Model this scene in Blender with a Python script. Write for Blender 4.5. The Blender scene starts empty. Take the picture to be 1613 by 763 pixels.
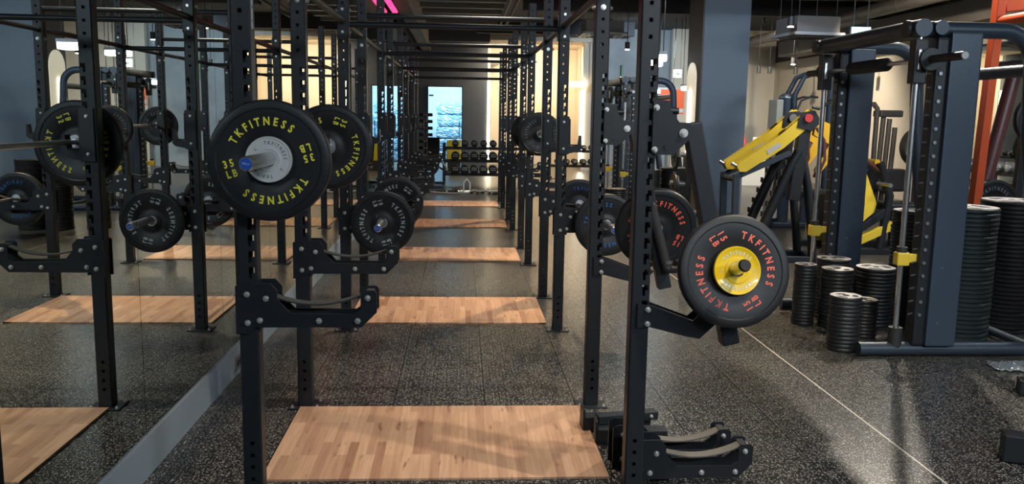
import bpy, bmesh, math, random
from mathutils import Vector, Matrix
random.seed(7)
PI = math.pi
scn = bpy.context.scene
COL = scn.collection
def rad(a): return math.radians(a)

# ------------------------------------------------------------------ camera
cam_d = bpy.data.cameras.new('camera'); cam = bpy.data.objects.new('camera', cam_d); COL.objects.link(cam)
F_PX = 1341.96; PITCH = 0.146774; YAW = 0.0611413; ROLL = -0.016199
fw = Vector((math.sin(YAW)*math.cos(PITCH), math.cos(YAW)*math.cos(PITCH), -math.sin(PITCH)))
rt = Vector((math.cos(YAW), -math.sin(YAW), 0)); dn = fw.cross(rt)
r2 = math.cos(ROLL)*rt + math.sin(ROLL)*dn; d2 = -math.sin(ROLL)*rt + math.cos(ROLL)*dn
M = Matrix((r2, -d2, -fw)).transposed().to_4x4(); M.translation = Vector((0, 0, 1.57))
cam.matrix_world = M
cam_d.sensor_fit = 'HORIZONTAL'; cam_d.sensor_width = 36; cam_d.lens = 36*F_PX/1613
cam_d.clip_start = 0.05; cam_d.clip_end = 200
scn.camera = cam
# ------------------------------------------------------------------ world, exposure
w = bpy.data.worlds.new('world'); scn.world = w; w.use_nodes = True
w.node_tree.nodes['Background'].inputs[0].default_value = (0.55, 0.7, 1, 1)
w.node_tree.nodes['Background'].inputs[1].default_value = 0.03
vs = scn.view_settings; vs.view_transform = 'Standard'; vs.look = 'None'; vs.gamma = 1; vs.use_curve_mapping = False
vs.exposure = 0.35
scn.cycles.max_bounces = 7; scn.cycles.glossy_bounces = 5; scn.cycles.diffuse_bounces = 3
scn.cycles.sample_clamp_indirect = 4; scn.cycles.use_denoising = True; scn.cycles.denoising_input_passes = 'RGB_ALBEDO_NORMAL'; scn.cycles.denoising_prefilter = 'ACCURATE'; scn.cycles.caustics_reflective = False

def light(kind, name, loc, target, power, color, size=0.1, spot=80, blend=0.6, sizey=None):
    d = bpy.data.lights.new(name, kind); d.energy = power; d.color = color
    if kind == 'AREA':
        d.size = size
        if sizey: d.shape = 'RECTANGLE'; d.size_y = sizey
    elif kind == 'SPOT': d.shadow_soft_size = size; d.spot_size = rad(spot); d.spot_blend = blend
    else: d.shadow_soft_size = size
    o = bpy.data.objects.new(name, d); COL.objects.link(o); o.location = loc
    o.rotation_euler = (Vector(target)-Vector(loc)).to_track_quat('-Z', 'Y').to_euler()
    return o
WARM = (1.0, 0.74, 0.47); NEUT = (1.0, 0.9, 0.76); COOL = (0.62, 0.8, 1.0)
# (ceiling lamps: position, aim, watts, colour, cone) - every one sits in a spotlight housing built below
LAMPS = [
 ((0.15, 4.35, 3.6), (0.05, 3.95, 0), 210, NEUT, 58),
 ((0.3, 7.3, 3.6), (0.0, 6.7, 0), 190, NEUT, 66),
 ((0.4, 10.6, 3.6), (0.0, 9.6, 0), 230, NEUT, 70),
 ((0.4, 15.4, 3.6), (0.1, 16.4, 0), 330, NEUT, 85),
 ((2.3, 2.3, 3.6), (1.7, 4.2, 0.0), 260, NEUT, 75),
 ((1.7, 8.7, 3.5), (1.6, 7.9, 0), 380, WARM, 85),
 ((4.05, 7.7, 3.7), (2.95, 4.4, 0.0), 520, NEUT, 62),
 ((5.2, 8.2, 3.4), (3.3, 8.6, 0.4), 340, NEUT, 90),
 ((2.2, 14.5, 3.6), (1.8, 13.0, 0), 450, WARM, 90),
 ((6.0, 11.6, 3.5), (7.8, 14.0, 0.9), 420, NEUT, 105),
 ((3.3, 19.5, 3.6), (2.6, 21.0, 0), 500, WARM, 100),
 ((4.3, 20.6, 3.6), (4.7, 24.6, 1.8), 420, COOL, 100),  # added lamp, brightens the concrete wall
 ((6.2, 17.6, 3.6), (8.2, 20.0, 1.0), 560, NEUT, 115),
 ((3.4, 9.6, 3.7), (4.4, 14.2, 1.5), 190, COOL, 62),  # added lamp, lifts the front face of the column
]

# ------------------------------------------------------------------ materials
MATS = {}
def mat(name, base=(0.5, 0.5, 0.5), rough=0.5, metal=0.0, emit=None, estr=0, spec=0.5, trans=0, bump=None, var=None, coat=0, alpha=None):
    m = bpy.data.materials.new(name); m.use_nodes = True; nt = m.node_tree; b = nt.nodes['Principled BSDF']
    b.inputs['Base Color'].default_value = (*base, 1); b.inputs['Roughness'].default_value = rough
    b.inputs['Metallic'].default_value = metal; b.inputs['Specular IOR Level'].default_value = spec
    b.inputs['Transmission Weight'].default_value = trans; b.inputs['Coat Weight'].default_value = coat
    if emit: b.inputs['Emission Color'].default_value = (*emit, 1); b.inputs['Emission Strength'].default_value = estr
    tc = None
    if bump or var:
        tc = nt.nodes.new('ShaderNodeTexCoord')
        n = nt.nodes.new('ShaderNodeTexNoise'); sc = (bump or var)[0]; n.inputs['Scale'].default_value = sc
        n.inputs['Detail'].default_value = 4; nt.links.new(tc.outputs['Object'], n.inputs['Vector'])
        if bump:
            bp = nt.nodes.new('ShaderNodeBump'); bp.inputs['Strength'].default_value = bump[1]; bp.inputs['Distance'].default_value = 0.004
            nt.links.new(n.outputs['Fac'], bp.inputs['Height']); nt.links.new(bp.outputs['Normal'], b.inputs['Normal'])
        if var:
            n2 = nt.nodes.new('ShaderNodeTexNoise'); n2.inputs['Scale'].default_value = var[0]; n2.inputs['Detail'].default_value = 5
            nt.links.new(tc.outputs['Object'], n2.inputs['Vector'])
            r = nt.nodes.new('ShaderNodeValToRGB'); k = var[1]
            r.color_ramp.elements[0].position = 0.3; r.color_ramp.elements[1].position = 0.7
            r.color_ramp.elements[0].color = (*[c*(1-k) for c in base], 1); r.color_ramp.elements[1].color = (*[min(1, c*(1+k)) for c in base], 1)
            nt.links.new(n2.outputs['Fac'], r.inputs[0]); nt.links.new(r.outputs[0], b.inputs['Base Color'])
    MATS[name] = m; return m
mat('black_steel', (0.014, 0.017, 0.021), 0.42, 0.0, bump=(900, 0.12), spec=0.4)
mat('black_plate', (0.013, 0.015, 0.019), 0.4, 0.0, bump=(900, 0.1), spec=0.4)
mat('slate_steel', (0.035, 0.05, 0.07), 0.4, 0.1, bump=(700, 0.1))
mat('slate_panel', (0.045, 0.065, 0.095), 0.38, 0.1, bump=(700, 0.08))
mat('silver_steel', (0.35, 0.36, 0.37), 0.35, 0.8)
mat('chrome', (0.82, 0.82, 0.82), 0.27, 1.0)
mat('bolt_zinc', (0.72, 0.72, 0.69), 0.36, 0.85)
mat('brushed', (0.68, 0.7, 0.72), 0.33, 1.0)
mat('rubber', (0.0105, 0.011, 0.0125), 0.45, bump=(400, 0.1), spec=0.38)
mat('iron', (0.014, 0.015, 0.016), 0.42, bump=(250, 0.2))
mat('iron_green', (0.016, 0.025, 0.026), 0.4, bump=(250, 0.2))
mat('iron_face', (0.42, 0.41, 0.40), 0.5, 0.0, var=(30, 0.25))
mat('strap', (0.03, 0.03, 0.03), 0.8, bump=(600, 0.5))
mat('strap_tan', (0.13, 0.12, 0.10), 0.8, bump=(600, 0.5))
mat('yellow_text', (0.9, 0.82, 0.07), 0.5)
mat('red_text', (0.75, 0.12, 0.07), 0.5)
mat('white_text', (0.55, 0.6, 0.62), 0.5)
mat('blue_text', (0.03, 0.13, 0.42), 0.5)
mat('dim_text', (0.12, 0.14, 0.14), 0.5)
mat('grey_text', (0.16, 0.16, 0.16), 0.5)
mat('pale_text', (0.62, 0.62, 0.52), 0.4)
mat('white_plate', (0.62, 0.62, 0.6), 0.4)
mat('yellow_plate', (0.85, 0.55, 0.01), 0.32, coat=0.3)
mat('blue_cap', (0.02, 0.09, 0.42), 0.35)
mat('yellow_paint', (0.80, 0.58, 0.05), 0.35, coat=0.3, var=(3, 0.06))
mat('orange_paint', (0.72, 0.10, 0.025), 0.4)
mat('amber_paint', (0.72, 0.42, 0.03), 0.35)
mat('maroon_steel', (0.09, 0.03, 0.03), 0.35)
mat('foam', (0.02, 0.02, 0.022), 0.75, bump=(300, 0.3))
mat('leather', (0.02, 0.02, 0.022), 0.4, bump=(80, 0.2))
mat('skirt_grey', (0.32, 0.38, 0.43), 0.5)
mat('wall_dark', (0.085, 0.095, 0.11), 0.8, var=(1.2, 0.08))
mat('wall_cream', (0.62, 0.54, 0.42), 0.75, var=(0.8, 0.05))
mat('wall_concrete', (0.33, 0.35, 0.35), 0.8, var=(1.6, 0.15))
mat('column_blue', (0.20, 0.235, 0.28), 0.7, var=(0.7, 0.04))
mat('column_brown', (0.16, 0.13, 0.11), 0.7)
mat('ceiling_black', (0.045, 0.043, 0.045), 0.85)
mat('deck', (0.22, 0.215, 0.20), 0.6)
mat('bronze', (0.06, 0.052, 0.045), 0.45)
mat('duct', (0.10, 0.085, 0.07), 0.55, var=(2, 0.1))
mat('beam', (0.22, 0.20, 0.19), 0.7)
mat('white_plastic', (0.5, 0.5, 0.5), 0.5)
mat('dark_plastic', (0.03, 0.03, 0.03), 0.5)
mat('red_plastic', (0.55, 0.04, 0.04), 0.4)
mat('green_paint', (0.10, 0.22, 0.10), 0.5)
mat('blue_paint', (0.04, 0.12, 0.35), 0.5)
mat('yellow_panel', (0.85, 0.75, 0.03), 0.45, emit=(0.9, 0.75, 0.02), estr=0)
mat('glow_white', (0.9, 0.95, 1), 0.5, emit=(0.8, 0.93, 1), estr=14)
mat('glow_warm', (1, 0.9, 0.7), 0.5, emit=(1.0, 0.86, 0.62), estr=10)
mat('glow_exit', (0.5, 0.9, 0.9), 0.5, emit=(0.25, 0.75, 0.95), estr=4.5)
mat('glow_exit_pale', (0.7, 1, 1), 0.5, emit=(0.6, 0.95, 1.0), estr=10)
mat('glow_red', (0.9, 0.05, 0.15), 0.5, emit=(1.0, 0.03, 0.16), estr=2.2)
mat('glow_lamp', (1, 1, 1), 0.5, emit=(1.0, 0.93, 0.82), estr=30)
mat('glow_arch', (0.9, 0.85, 0.7), 0.5, emit=(0.95, 0.82, 0.6), estr=0.45)
mat('room_blue', (0.62, 0.76, 0.84), 0.8)
mat('paper_white', (0.75, 0.75, 0.72), 0.6)
mat('plastic_wrap', (0.42, 0.5, 0.56), 0.16, trans=0.6, bump=(9, 1.0))
mat('wrapped_grey', (0.08, 0.15, 0.22), 0.22, bump=(12, 1.0))

def mirror_mat():
    m = mat('mirror', (0.66, 0.715, 0.69), 0.0, 1.0); return m
mirror_mat()
def glass_mat():
    m = bpy.data.materials.new('door_glass'); m.use_nodes = True; nt = m.node_tree; nt.nodes.clear()
    o = nt.nodes.new('ShaderNodeOutputMaterial'); mx = nt.nodes.new('ShaderNodeMixShader'); t = nt.nodes.new('ShaderNodeBsdfTransparent')
    g = nt.nodes.new('ShaderNodeBsdfGlossy'); g.inputs['Roughness'].default_value = 0.02; t.inputs[0].default_value = (0.86, 0.95, 0.97, 1)
    mx.inputs[0].default_value = 0.07
    nt.links.new(t.outputs[0], mx.inputs[1]); nt.links.new(g.outputs[0], mx.inputs[2]); nt.links.new(mx.outputs[0], o.inputs[0]); MATS['door_glass'] = m
glass_mat()

def floor_mat():
    m = bpy.data.materials.new('rubber_floor'); m.use_nodes = True; nt = m.node_tree; N = nt.nodes; L = nt.links; b = N['Principled BSDF']
    geo = N.new('ShaderNodeNewGeometry')
    def math_(op, a, v=None, c=None):
        n = N.new('ShaderNodeMath'); n.operation = op
        for i, x in enumerate((a, v, c)):
            if x is None: continue
            if isinstance(x, (int, float)): n.inputs[i].default_value = x
            else: L.new(x, n.inputs[i])
        return n.outputs[0]
    # flecks: stretched, randomly turned chips
    nz = N.new('ShaderNodeTexNoise'); nz.inputs['Scale'].default_value = 60; L.new(geo.outputs['Position'], nz.inputs['Vector'])
    va = N.new('ShaderNodeVectorMath'); va.operation = 'MULTIPLY_ADD'; L.new(nz.outputs['Color'], va.inputs[0]); va.inputs[1].default_value = (0.02, 0.02, 0); L.new(geo.outputs['Position'], va.inputs[2])
    facs = []
    for sc, th, pr, st in ((50, 0.17, 0.42, (1, 1.9, 1)), (70, 0.2, 0.42, (1.9, 1, 1)), (36, 0.14, 0.25, (1, 1.6, 1))):
        vm = N.new('ShaderNodeVectorMath'); vm.operation = 'MULTIPLY'; L.new(va.outputs[0], vm.inputs[0]); vm.inputs[1].default_value = st
        v = N.new('ShaderNodeTexVoronoi'); v.voronoi_dimensions = '2D'; v.inputs['Scale'].default_value = sc; L.new(vm.outputs[0], v.inputs['Vector'])
        sep = N.new('ShaderNodeSeparateColor'); L.new(v.outputs['Color'], sep.inputs[0])
        facs.append(math_('MULTIPLY', math_('LESS_THAN', v.outputs['Distance'], th), math_('LESS_THAN', sep.outputs[0], pr)))
    fac = math_('MAXIMUM', math_('MAXIMUM', facs[0], facs[1]), facs[2])
    sx = N.new('ShaderNodeSeparateXYZ'); L.new(geo.outputs['Position'], sx.inputs[0])
    # tile seams 0.5 x 0.56 m
    def seam(c, off, per, wd):
        f = math_('FRACT', math_('MULTIPLY', math_('SUBTRACT', c, off), 1/per))
        d = math_('ABSOLUTE', math_('SUBTRACT', f, 0.5))
        return math_('GREATER_THAN', d, 0.5-wd/per)
    sm = math_('MAXIMUM', seam(sx.outputs[0], -0.36, 0.5, 0.0022), seam(sx.outputs[1], 4.79, 0.56, 0.0016))
    # big worn patches
    n3 = N.new('ShaderNodeTexNoise'); n3.inputs['Scale'].default_value = 0.8; n3.inputs['Detail'].default_value = 6; L.new(geo.outputs['Position'], n3.inputs['Vector'])
    r = N.new('ShaderNodeValToRGB'); r.color_ramp.elements[0].position = 0.35; r.color_ramp.elements[1].position = 0.68
    r.color_ramp.elements[0].color = (0.010, 0.010, 0.0105, 1); r.color_ramp.elements[1].color = (0.021, 0.0205, 0.021, 1); L.new(n3.outputs['Fac'], r.inputs[0])
    mx = N.new('ShaderNodeMix'); mx.data_type = 'RGBA'; L.new(fac, mx.inputs[0]); L.new(r.outputs[0], mx.inputs[6]); mx.inputs[7].default_value = (0.62, 0.60, 0.52, 1)
    mx2 = N.new('ShaderNodeMix'); mx2.data_type = 'RGBA'; L.new(sm, mx2.inputs[0]); L.new(mx.outputs[2], mx2.inputs[6]); mx2.inputs[7].default_value = (0.004, 0.004, 0.004, 1)
    # one pale chalky joint beside the racks
    wl = math_('LESS_THAN', math_('ABSOLUTE', math_('SUBTRACT', sx.outputs[0], 2.143)), 0.0045)
    mx3 = N.new('ShaderNodeMix'); mx3.data_type = 'RGBA'; L.new(wl, mx3.inputs[0]); L.new(mx2.outputs[2], mx3.inputs[6]); mx3.inputs[7].default_value = (0.75, 0.71, 0.62, 1)
    L.new(mx3.outputs[2], b.inputs['Base Color']); L.new(math_('MULTIPLY', math_('SUBTRACT', 1.0, math_('MULTIPLY', sm, 0.75)), 0.6), b.inputs['Specular IOR Level'])
    b.inputs['Roughness'].default_value = 0.29; 
    n4 = N.new('ShaderNodeTexNoise'); n4.inputs['Scale'].default_value = 160; L.new(geo.outputs['Position'], n4.inputs['Vector'])
    bp = N.new('ShaderNodeBump'); bp.inputs['Strength'].default_value = 0.25; bp.inputs['Distance'].default_value = 0.002
    L.new(n4.outputs['Fac'], bp.inputs['Height']); L.new(bp.outputs[0], b.inputs['Normal'])
    MATS['rubber_floor'] = m
floor_mat()

def wood_mat():
    m = bpy.data.materials.new('wood_block'); m.use_nodes = True; nt = m.node_tree; N = nt.nodes; L = nt.links; b = N['Principled BSDF']
    tc = N.new('ShaderNodeTexCoord'); oi = N.new('ShaderNodeObjectInfo')
    ad = N.new('ShaderNodeVectorMath'); ad.operation = 'ADD'; L.new(tc.outputs['Object'], ad.inputs[0]); L.new(oi.outputs['Location'], ad.inputs[1])
    mp = N.new('ShaderNodeMapping'); mp.inputs['Rotation'].default_value = (0, 0, rad(90)); L.new(ad.outputs[0], mp.inputs['Vector'])
    br = N.new('ShaderNodeTexBrick'); br.inputs['Scale'].default_value = 1; br.inputs['Brick Width'].default_value = 0.42; br.inputs['Row Height'].default_value = 0.043
    br.inputs['Mortar Size'].default_value = 0.0004; br.inputs['Color1'].default_value = (0, 0, 0, 1); br.inputs['Color2'].default_value = (1, 1, 1, 1); br.offset = 0.37; br.offset_frequency = 3
    br.inputs['Mortar'].default_value = (0.35, 0.35, 0.35, 1)
    L.new(mp.outputs[0], br.inputs['Vector'])
    r = N.new('ShaderNodeValToRGB'); e = r.color_ramp.elements; e[0].position = 0; e[0].color = (0.42, 0.22, 0.135, 1); e[1].position = 1; e[1].color = (0.72, 0.45, 0.29, 1)
    x = e.new(0.12); x.color = (0.52, 0.30, 0.19, 1); x = e.new(0.5); x.color = (0.62, 0.37, 0.23, 1)
    L.new(br.outputs['Color'], r.inputs[0])
    # grain streaks along Y
    mg = N.new('ShaderNodeMapping'); mg.inputs['Scale'].default_value = (70, 3.5, 1); L.new(ad.outputs[0], mg.inputs['Vector'])
    g = N.new('ShaderNodeTexNoise'); g.inputs['Scale'].default_value = 1; g.inputs['Detail'].default_value = 6; L.new(mg.outputs[0], g.inputs['Vector'])
    # dark knots
    mk = N.new('ShaderNodeMapping'); mk.inputs['Scale'].default_value = (22, 4.2, 1); L.new(ad.outputs[0], mk.inputs['Vector'])
    k = N.new('ShaderNodeTexNoise'); k.inputs['Scale'].default_value = 1; k.inputs['Detail'].default_value = 3; L.new(mk.outputs[0], k.inputs['Vector'])
    kr = N.new('ShaderNodeValToRGB'); kr.color_ramp.elements[0].position = 0.62; kr.color_ramp.elements[1].position = 0.76
    L.new(k.outputs['Fac'], kr.inputs[0])
    gr = N.new('ShaderNodeValToRGB'); gr.color_ramp.elements[0].position = 0.3; gr.color_ramp.elements[0].color = (0.82, 0.78, 0.75, 1); gr.color_ramp.elements[1].position = 0.6; gr.color_ramp.elements[1].color = (1, 1, 1, 1)
    L.new(g.outputs['Fac'], gr.inputs[0])
    m1 = N.new('ShaderNodeMix'); m1.data_type = 'RGBA'; m1.blend_type = 'MULTIPLY'; m1.inputs[0].default_value = 1; L.new(r.outputs[0], m1.inputs[6]); L.new(gr.outputs[0], m1.inputs[7])
    m2 = N.new('ShaderNodeMix'); m2.data_type = 'RGBA'; L.new(kr.outputs[0], m2.inputs[0]); L.new(m1.outputs[2], m2.inputs[6]); m2.inputs[7].default_value = (0.20, 0.075, 0.045, 1)
    L.new(m2.outputs[2], b.inputs['Base Color']); b.inputs['Roughness'].default_value = 0.38; b.inputs['Specular IOR Level'].default_value = 0.4
    MATS['wood_block'] = m
wood_mat()

# ------------------------------------------------------------------ mesh builder
class MB:
    def __init__(s): s.v = []; s.f = []; s.m = []; s.sm = []; s.mats = []
    def mi(s, name):
        if name not in s.mats: s.mats.append(name)
        return s.mats.index(name)
    def add(s, verts, faces, m, smooth=False, X=None):
        o = len(s.v)
        s.v += [tuple(X @ Vector(p)) if X is not None else tuple(p) for p in verts]
        k = s.mi(m)
        for f in faces: s.f.append([i+o for i in f]); s.m.append(k); s.sm.append(smooth)
        return s
    def box(s, c, d, m, X=None, bev=0.0):
        x, y, z = d[0]/2, d[1]/2, d[2]/2
        T = Matrix.Translation(c)
        if X is not None: T = T @ X
        if bev <= 0:
            vs_ = [(sx*x, sy*y, sz*z) for sx in (-1, 1) for sy in (-1, 1) for sz in (-1, 1)]
            s.add(vs_, [(0, 1, 3, 2), (4, 6, 7, 5), (0, 4, 5, 1), (2, 3, 7, 6), (0, 2, 6, 4), (1, 5, 7, 3)], m, X=T)
        else:
            bm = bmesh.new(); bmesh.ops.create_cube(bm, size=1)
            bmesh.ops.scale(bm, vec=d, verts=bm.verts)
            bmesh.ops.bevel(bm, geom=bm.edges[:], offset=min(bev, min(d)*0.45), segments=2, profile=0.6, affect='EDGES')
            bm.verts.index_update()
            s.add([v.co[:] for v in bm.verts], [[v.index for v in f.verts] for f in bm.faces], m, X=T); bm.free()
        return s
    def tube(s, pts, r, m, n=12, rs=None, caps=True):
        pts = [Vector(p) for p in pts]; rings = []; prev = None
        for i, p in enumerate(pts):
            if i == 0: t = pts[1]-p
            elif i == len(pts)-1: t = p-pts[-2]
            else: t = (pts[i+1]-p).normalized()+(p-pts[i-1]).normalized()
            t.normalize()
            if prev is None:
                a = Vector((0, 0, 1)) if abs(t.z) < 0.9 else Vector((1, 0, 0))
                u = t.cross(a).normalized()
            else: u = (prev-t*prev.dot(t)).normalized()
            prev = u; v = t.cross(u); rr = rs[i] if rs else r
            rings.append([p+(u*math.cos(2*PI*k/n)+v*math.sin(2*PI*k/n))*rr for k in range(n)])
        vs_ = [q for R in rings for q in R]; fs = []
        for i in range(len(rings)-1):
            for k in range(n): fs.append((i*n+k, i*n+(k+1) % n, (i+1)*n+(k+1) % n, (i+1)*n+k))
        s.add(vs_, fs, m, True)
        if caps:
            s.add(rings[0], [tuple(range(n))[::-1]], m); s.add(rings[-1], [tuple(range(n))], m)
        return s
    def lathe(s, prof, m, n=48, X=None, closed=False):
        """profile [(r, y)] spun about Y; m is a material or a list per segment"""
        vs_ = []; 
        for r, y in prof:
            for k in range(n):
                a = 2*PI*k/n; vs_.append((r*math.cos(a), y, r*math.sin(a)))
        L = len(prof); rng = range(L if closed else L-1)
        for i in rng:
            j = (i+1) % L
            fs = [(i*n+k, j*n+k, j*n+(k+1) % n, i*n+(k+1) % n) for k in range(n)]
            mm = m[i] if isinstance(m, list) else m
            o = len(s.v)
            sub = [vs_[q] for f in fs for q in ()]
            # keep shared verts per segment
            used = sorted(set(q for f in fs for q in f)); mp = {q: a for a, q in enumerate(used)}
            s.add([vs_[q] for q in used], [[mp[q] for q in f] for f in fs], mm, True, X)
        return s
    def prism(s, poly, y0, y1, m, X=None):
        """poly [(x,z)] extruded along Y"""
        n = len(poly); vs_ = [(x, y0, z) for x, z in poly]+[(x, y1, z) for x, z in poly]
        fs = [tuple(range(n)), tuple(range(2*n-1, n-1, -1))]+[(i, i+n, (i+1) % n+n, (i+1) % n) for i in range(n)]
        return s.add(vs_, fs, m, X=X)
    def ball(s, c, r, m, n=12, sc=(1, 1, 1)):
        vs_ = []; R = n//2
        for i in range(R+1):
            t = PI*i/R
            for k in range(n):
                a = 2*PI*k/n; vs_.append((c[0]+sc[0]*r*math.sin(t)*math.cos(a), c[1]+sc[1]*r*math.sin(t)*math.sin(a), c[2]+sc[2]*r*math.cos(t)))
        fs = [(i*n+k, (i+1)*n+k, (i+1)*n+(k+1) % n, i*n+(k+1) % n) for i in range(R) for k in range(n)]
        return s.add(vs_, fs, m, True)
    def hexbolt(s, c, r=0.011, h=0.012, d=(0, -1, 0), m='bolt_zinc'):
        r *= 0.8
        d = Vector(d); X = Matrix.Translation(c) @ d.to_track_quat('Z', 'Y').to_matrix().to_4x4()
        def disc(r_, z0, z1, n):
            vs_ = [(r_*math.cos(2*PI*k/n), r_*math.sin(2*PI*k/n), z) for z in (z0, z1) for k in range(n)]
            s.add(vs_, [tuple(range(n, 2*n))]+[(k, (k+1) % n, (k+1) % n+n, k+n) for k in range(n)], m, X=X)
        r_ = r; disc(r*1.35, 0, 0.003, 16); disc(r, 0.003, h, 6); disc(r*0.55, h, h+0.004, 8)
        return s
    def build(s, name, parent=None, loc=None, rot=None, smooth_angle=True):
        me = bpy.data.meshes.new(name); me.from_pydata(s.v, [], s.f)
        for mn in s.mats: me.materials.append(MATS[mn])
        me.polygons.foreach_set('material_index', s.m); me.polygons.foreach_set('use_smooth', s.sm)
        bm = bmesh.new(); bm.from_mesh(me); bmesh.ops.remove_doubles(bm, verts=bm.verts, dist=1e-6); bmesh.ops.recalc_face_normals(bm, faces=bm.faces)
        for e in bm.edges:
            if len(e.link_faces) == 2 and e.calc_face_angle(0) > rad(38): e.smooth = False
        bm.to_mesh(me); bm.free(); me.update()
        o = bpy.data.objects.new(name, me); COL.objects.link(o)
        if parent: o.parent = parent
        if loc: o.location = loc
        if rot: o.rotation_euler = rot
        return o
def tag(o, label, cat, group=None):
    o['label'] = label; o['category'] = cat
    if group: o['group'] = group
    return o
def root(name, loc, label, cat, group=None, rot=(0, 0, 0)):
    o = bpy.data.objects.new(name, None); o.empty_display_size = 0.1; COL.objects.link(o); o.location = loc; o.rotation_euler = rot
    return tag(o, label, cat, group)
def struct(o): o['kind'] = 'structure'; return o
CH = {}
def kids(o): return [c for c in bpy.data.objects if c.parent == o]
def copy_tree(o, parent=None):
    c = o.copy(); COL.objects.link(c)
    if parent: c.parent = parent
    for k in kids(o): copy_tree(k, c)
    return c
def dup(o, loc, label, rot=None, group=None, skip=()):
    c = o.copy(); COL.objects.link(c); c.location = loc
    if rot: c.rotation_euler = rot
    c['label'] = label
    if group: c['group'] = group
    for k in kids(o):
        if k.name.split('.')[0] in skip: continue
        copy_tree(k, c)
    return c
def arcpts(c, r, a0, a1, n, ax='xz'):
    out = []
    for i in range(n+1):
        a = rad(a0+(a1-a0)*i/n); x, z = r*math.cos(a), r*math.sin(a)
        out.append((c[0]+x, c[1], c[2]+z) if ax == 'xz' else (c[0], c[1]+x, c[2]+z))
    return out

# ------------------------------------------------------------------ lettering
GL = {}
def glyph(ch):
    if ch in GL: return GL[ch]
    cu = bpy.data.curves.new('g', 'FONT'); cu.body = ch; cu.size = 1; cu.align_x = 'CENTER'; cu.resolution_u = 2; cu.offset = 0.034
    o = bpy.data.objects.new('g', cu); COL.objects.link(o)
    dg = bpy.context.evaluated_depsgraph_get(); ev = o.evaluated_get(dg); me = ev.to_mesh()
    vs_ = [v.co.copy() for v in me.vertices]; fs = [list(p.vertices) for p in me.polygons]; ev.to_mesh_clear()
    bpy.data.objects.remove(o); bpy.data.curves.remove(cu)
    GL[ch] = (vs_, fs); return GL[ch]
def put_glyph(mb, ch, X, size, m, squeeze=0.8):
    if ch == ' ': return
    vs_, fs = glyph(ch)
    mb.add([X @ Vector((v.x*size*squeeze, 0, (v.y-0.36)*size)) for v in vs_], fs, m)
def arc_text(mb, text, mid, r, size, y, m, step=None):
    """text along an arc in the XZ plane seen from -Y, reading clockwise, centred on angle mid (deg)"""
    wd = {'I': 0.5, '1': 0.6, 'T': 0.88, 'K': 1.0, 'F': 0.85, 'S': 0.88, 'E': 0.86, 'N': 1.04}
    W = [wd.get(c, 0.9)*size*0.86 for c in text]; tot = sum(W); p = -tot/2
    for c, w_ in zip(text, W):
        a = rad(mid)-(p+w_/2)/r; p += w_
        X = Matrix.Translation((r*math.cos(a), y, r*math.sin(a))) @ Matrix.Rotation(-(a-PI/2), 4, 'Y')
        put_glyph(mb, c, X, size, m)
def flat_text(mb, text, c, size, rot, m, X0=None, pitch=0.62):
    """straight text in the XZ plane seen from -Y, rot in degrees counter-clockwise"""
    R = Matrix.Translation(c) @ Matrix.Rotation(-rad(rot), 4, 'Y')
    if X0 is not None: R = X0 @ R
    for i, ch in enumerate(text):
        put_glyph(mb, ch, R @ Matrix.Translation(((i-(len(text)-1)/2)*size*pitch, 0, 0)), size, m)

# ------------------------------------------------------------------ weight plates on bars
def bumper(weight, col, loc, phi, label, t=0.055, R=0.225, rot=(0, 0, 0), dim=False):
    """rubber bumper plate, axis along Y, centre at loc; phi turns the lettering"""
    o = root('bumper_plate', loc, label, 'weight plate', 'rubber bumper plates loaded on bars', rot)
    h = t/2; mb = MB()
    prof = [(0.036, -h+0.002), (0.062, -h+0.002), (0.068, -h+0.006), (0.098, -h+0.006), (0.102, -h+0.0035), (0.190, -h+0.0035), (0.194, -h), (0.215, -h), (0.222, -h+0.004), (R, -h+0.012)]
    mb.lathe(prof+[(r, -y) for r, y in prof[::-1]], 'rubber', 72, closed=True)
    ys = -h+0.0025
    for side in (0, 1):
        sub = MB()
        for k in (0, 180):
            arc_text(sub, 'TKFITNESS', 90+phi+k, 0.147, 0.041, ys, col)
            a = rad(180+phi+k); X = Matrix.Rotation(-rad(phi+k), 4, 'Y')
            flat_text(sub, weight, (-0.146, ys, 0.019), 0.039, 4, col, X0=X)
            if weight: flat_text(sub, 'LB', (-0.143, ys, -0.019), 0.039, 4, col, X0=X)
        S = Matrix.Rotation(PI, 4, 'Z') if side else Matrix.Identity(4)
        mb.add(sub.v, sub.f, col, X=S)
    mb.build('rubber_disc', o)
    hb = MB(); hp = [(0.0258, -h+0.001), (0.036, -h+0.001), (0.0365, -h+0.003)]
    hb.lathe(hp+[(r, -y) for r, y in hp[::-1]], 'brushed', 40, closed=True); hb.build('steel_hub', o)
    return o
def change_plate(loc, phi, label, body, txt, R=0.085, t=0.022, rot=(0, 0, 0)):
    mb = MB(); h = t/2
    prof = [(0.026, -h+0.002), (0.036, -h+0.002), (0.037, -h), (R*0.52, -h), (R*0.54, -h+0.002), (R*0.9, -h+0.002), (R*0.93, -h), (R*0.98, -h), (R, -h+0.004)]
    mb.lathe(prof+[(r, -y) for r, y in prof[::-1]], body, 56, closed=True)
    for k in (0, 180):
        arc_text(mb, 'TKFITNESS', 90+phi+k, R*0.735, R*0.205, -h+0.0012, txt)
        X = Matrix.Rotation(-rad(phi+k), 4, 'Y')
        flat_text(mb, 'LB', (-R*0.70, -h+0.0012, 0.0), R*0.12, 0, txt, X0=X)
    o = mb.build('change_plate', loc=loc, rot=rot); tag(o, label, 'weight plate'); return o
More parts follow.
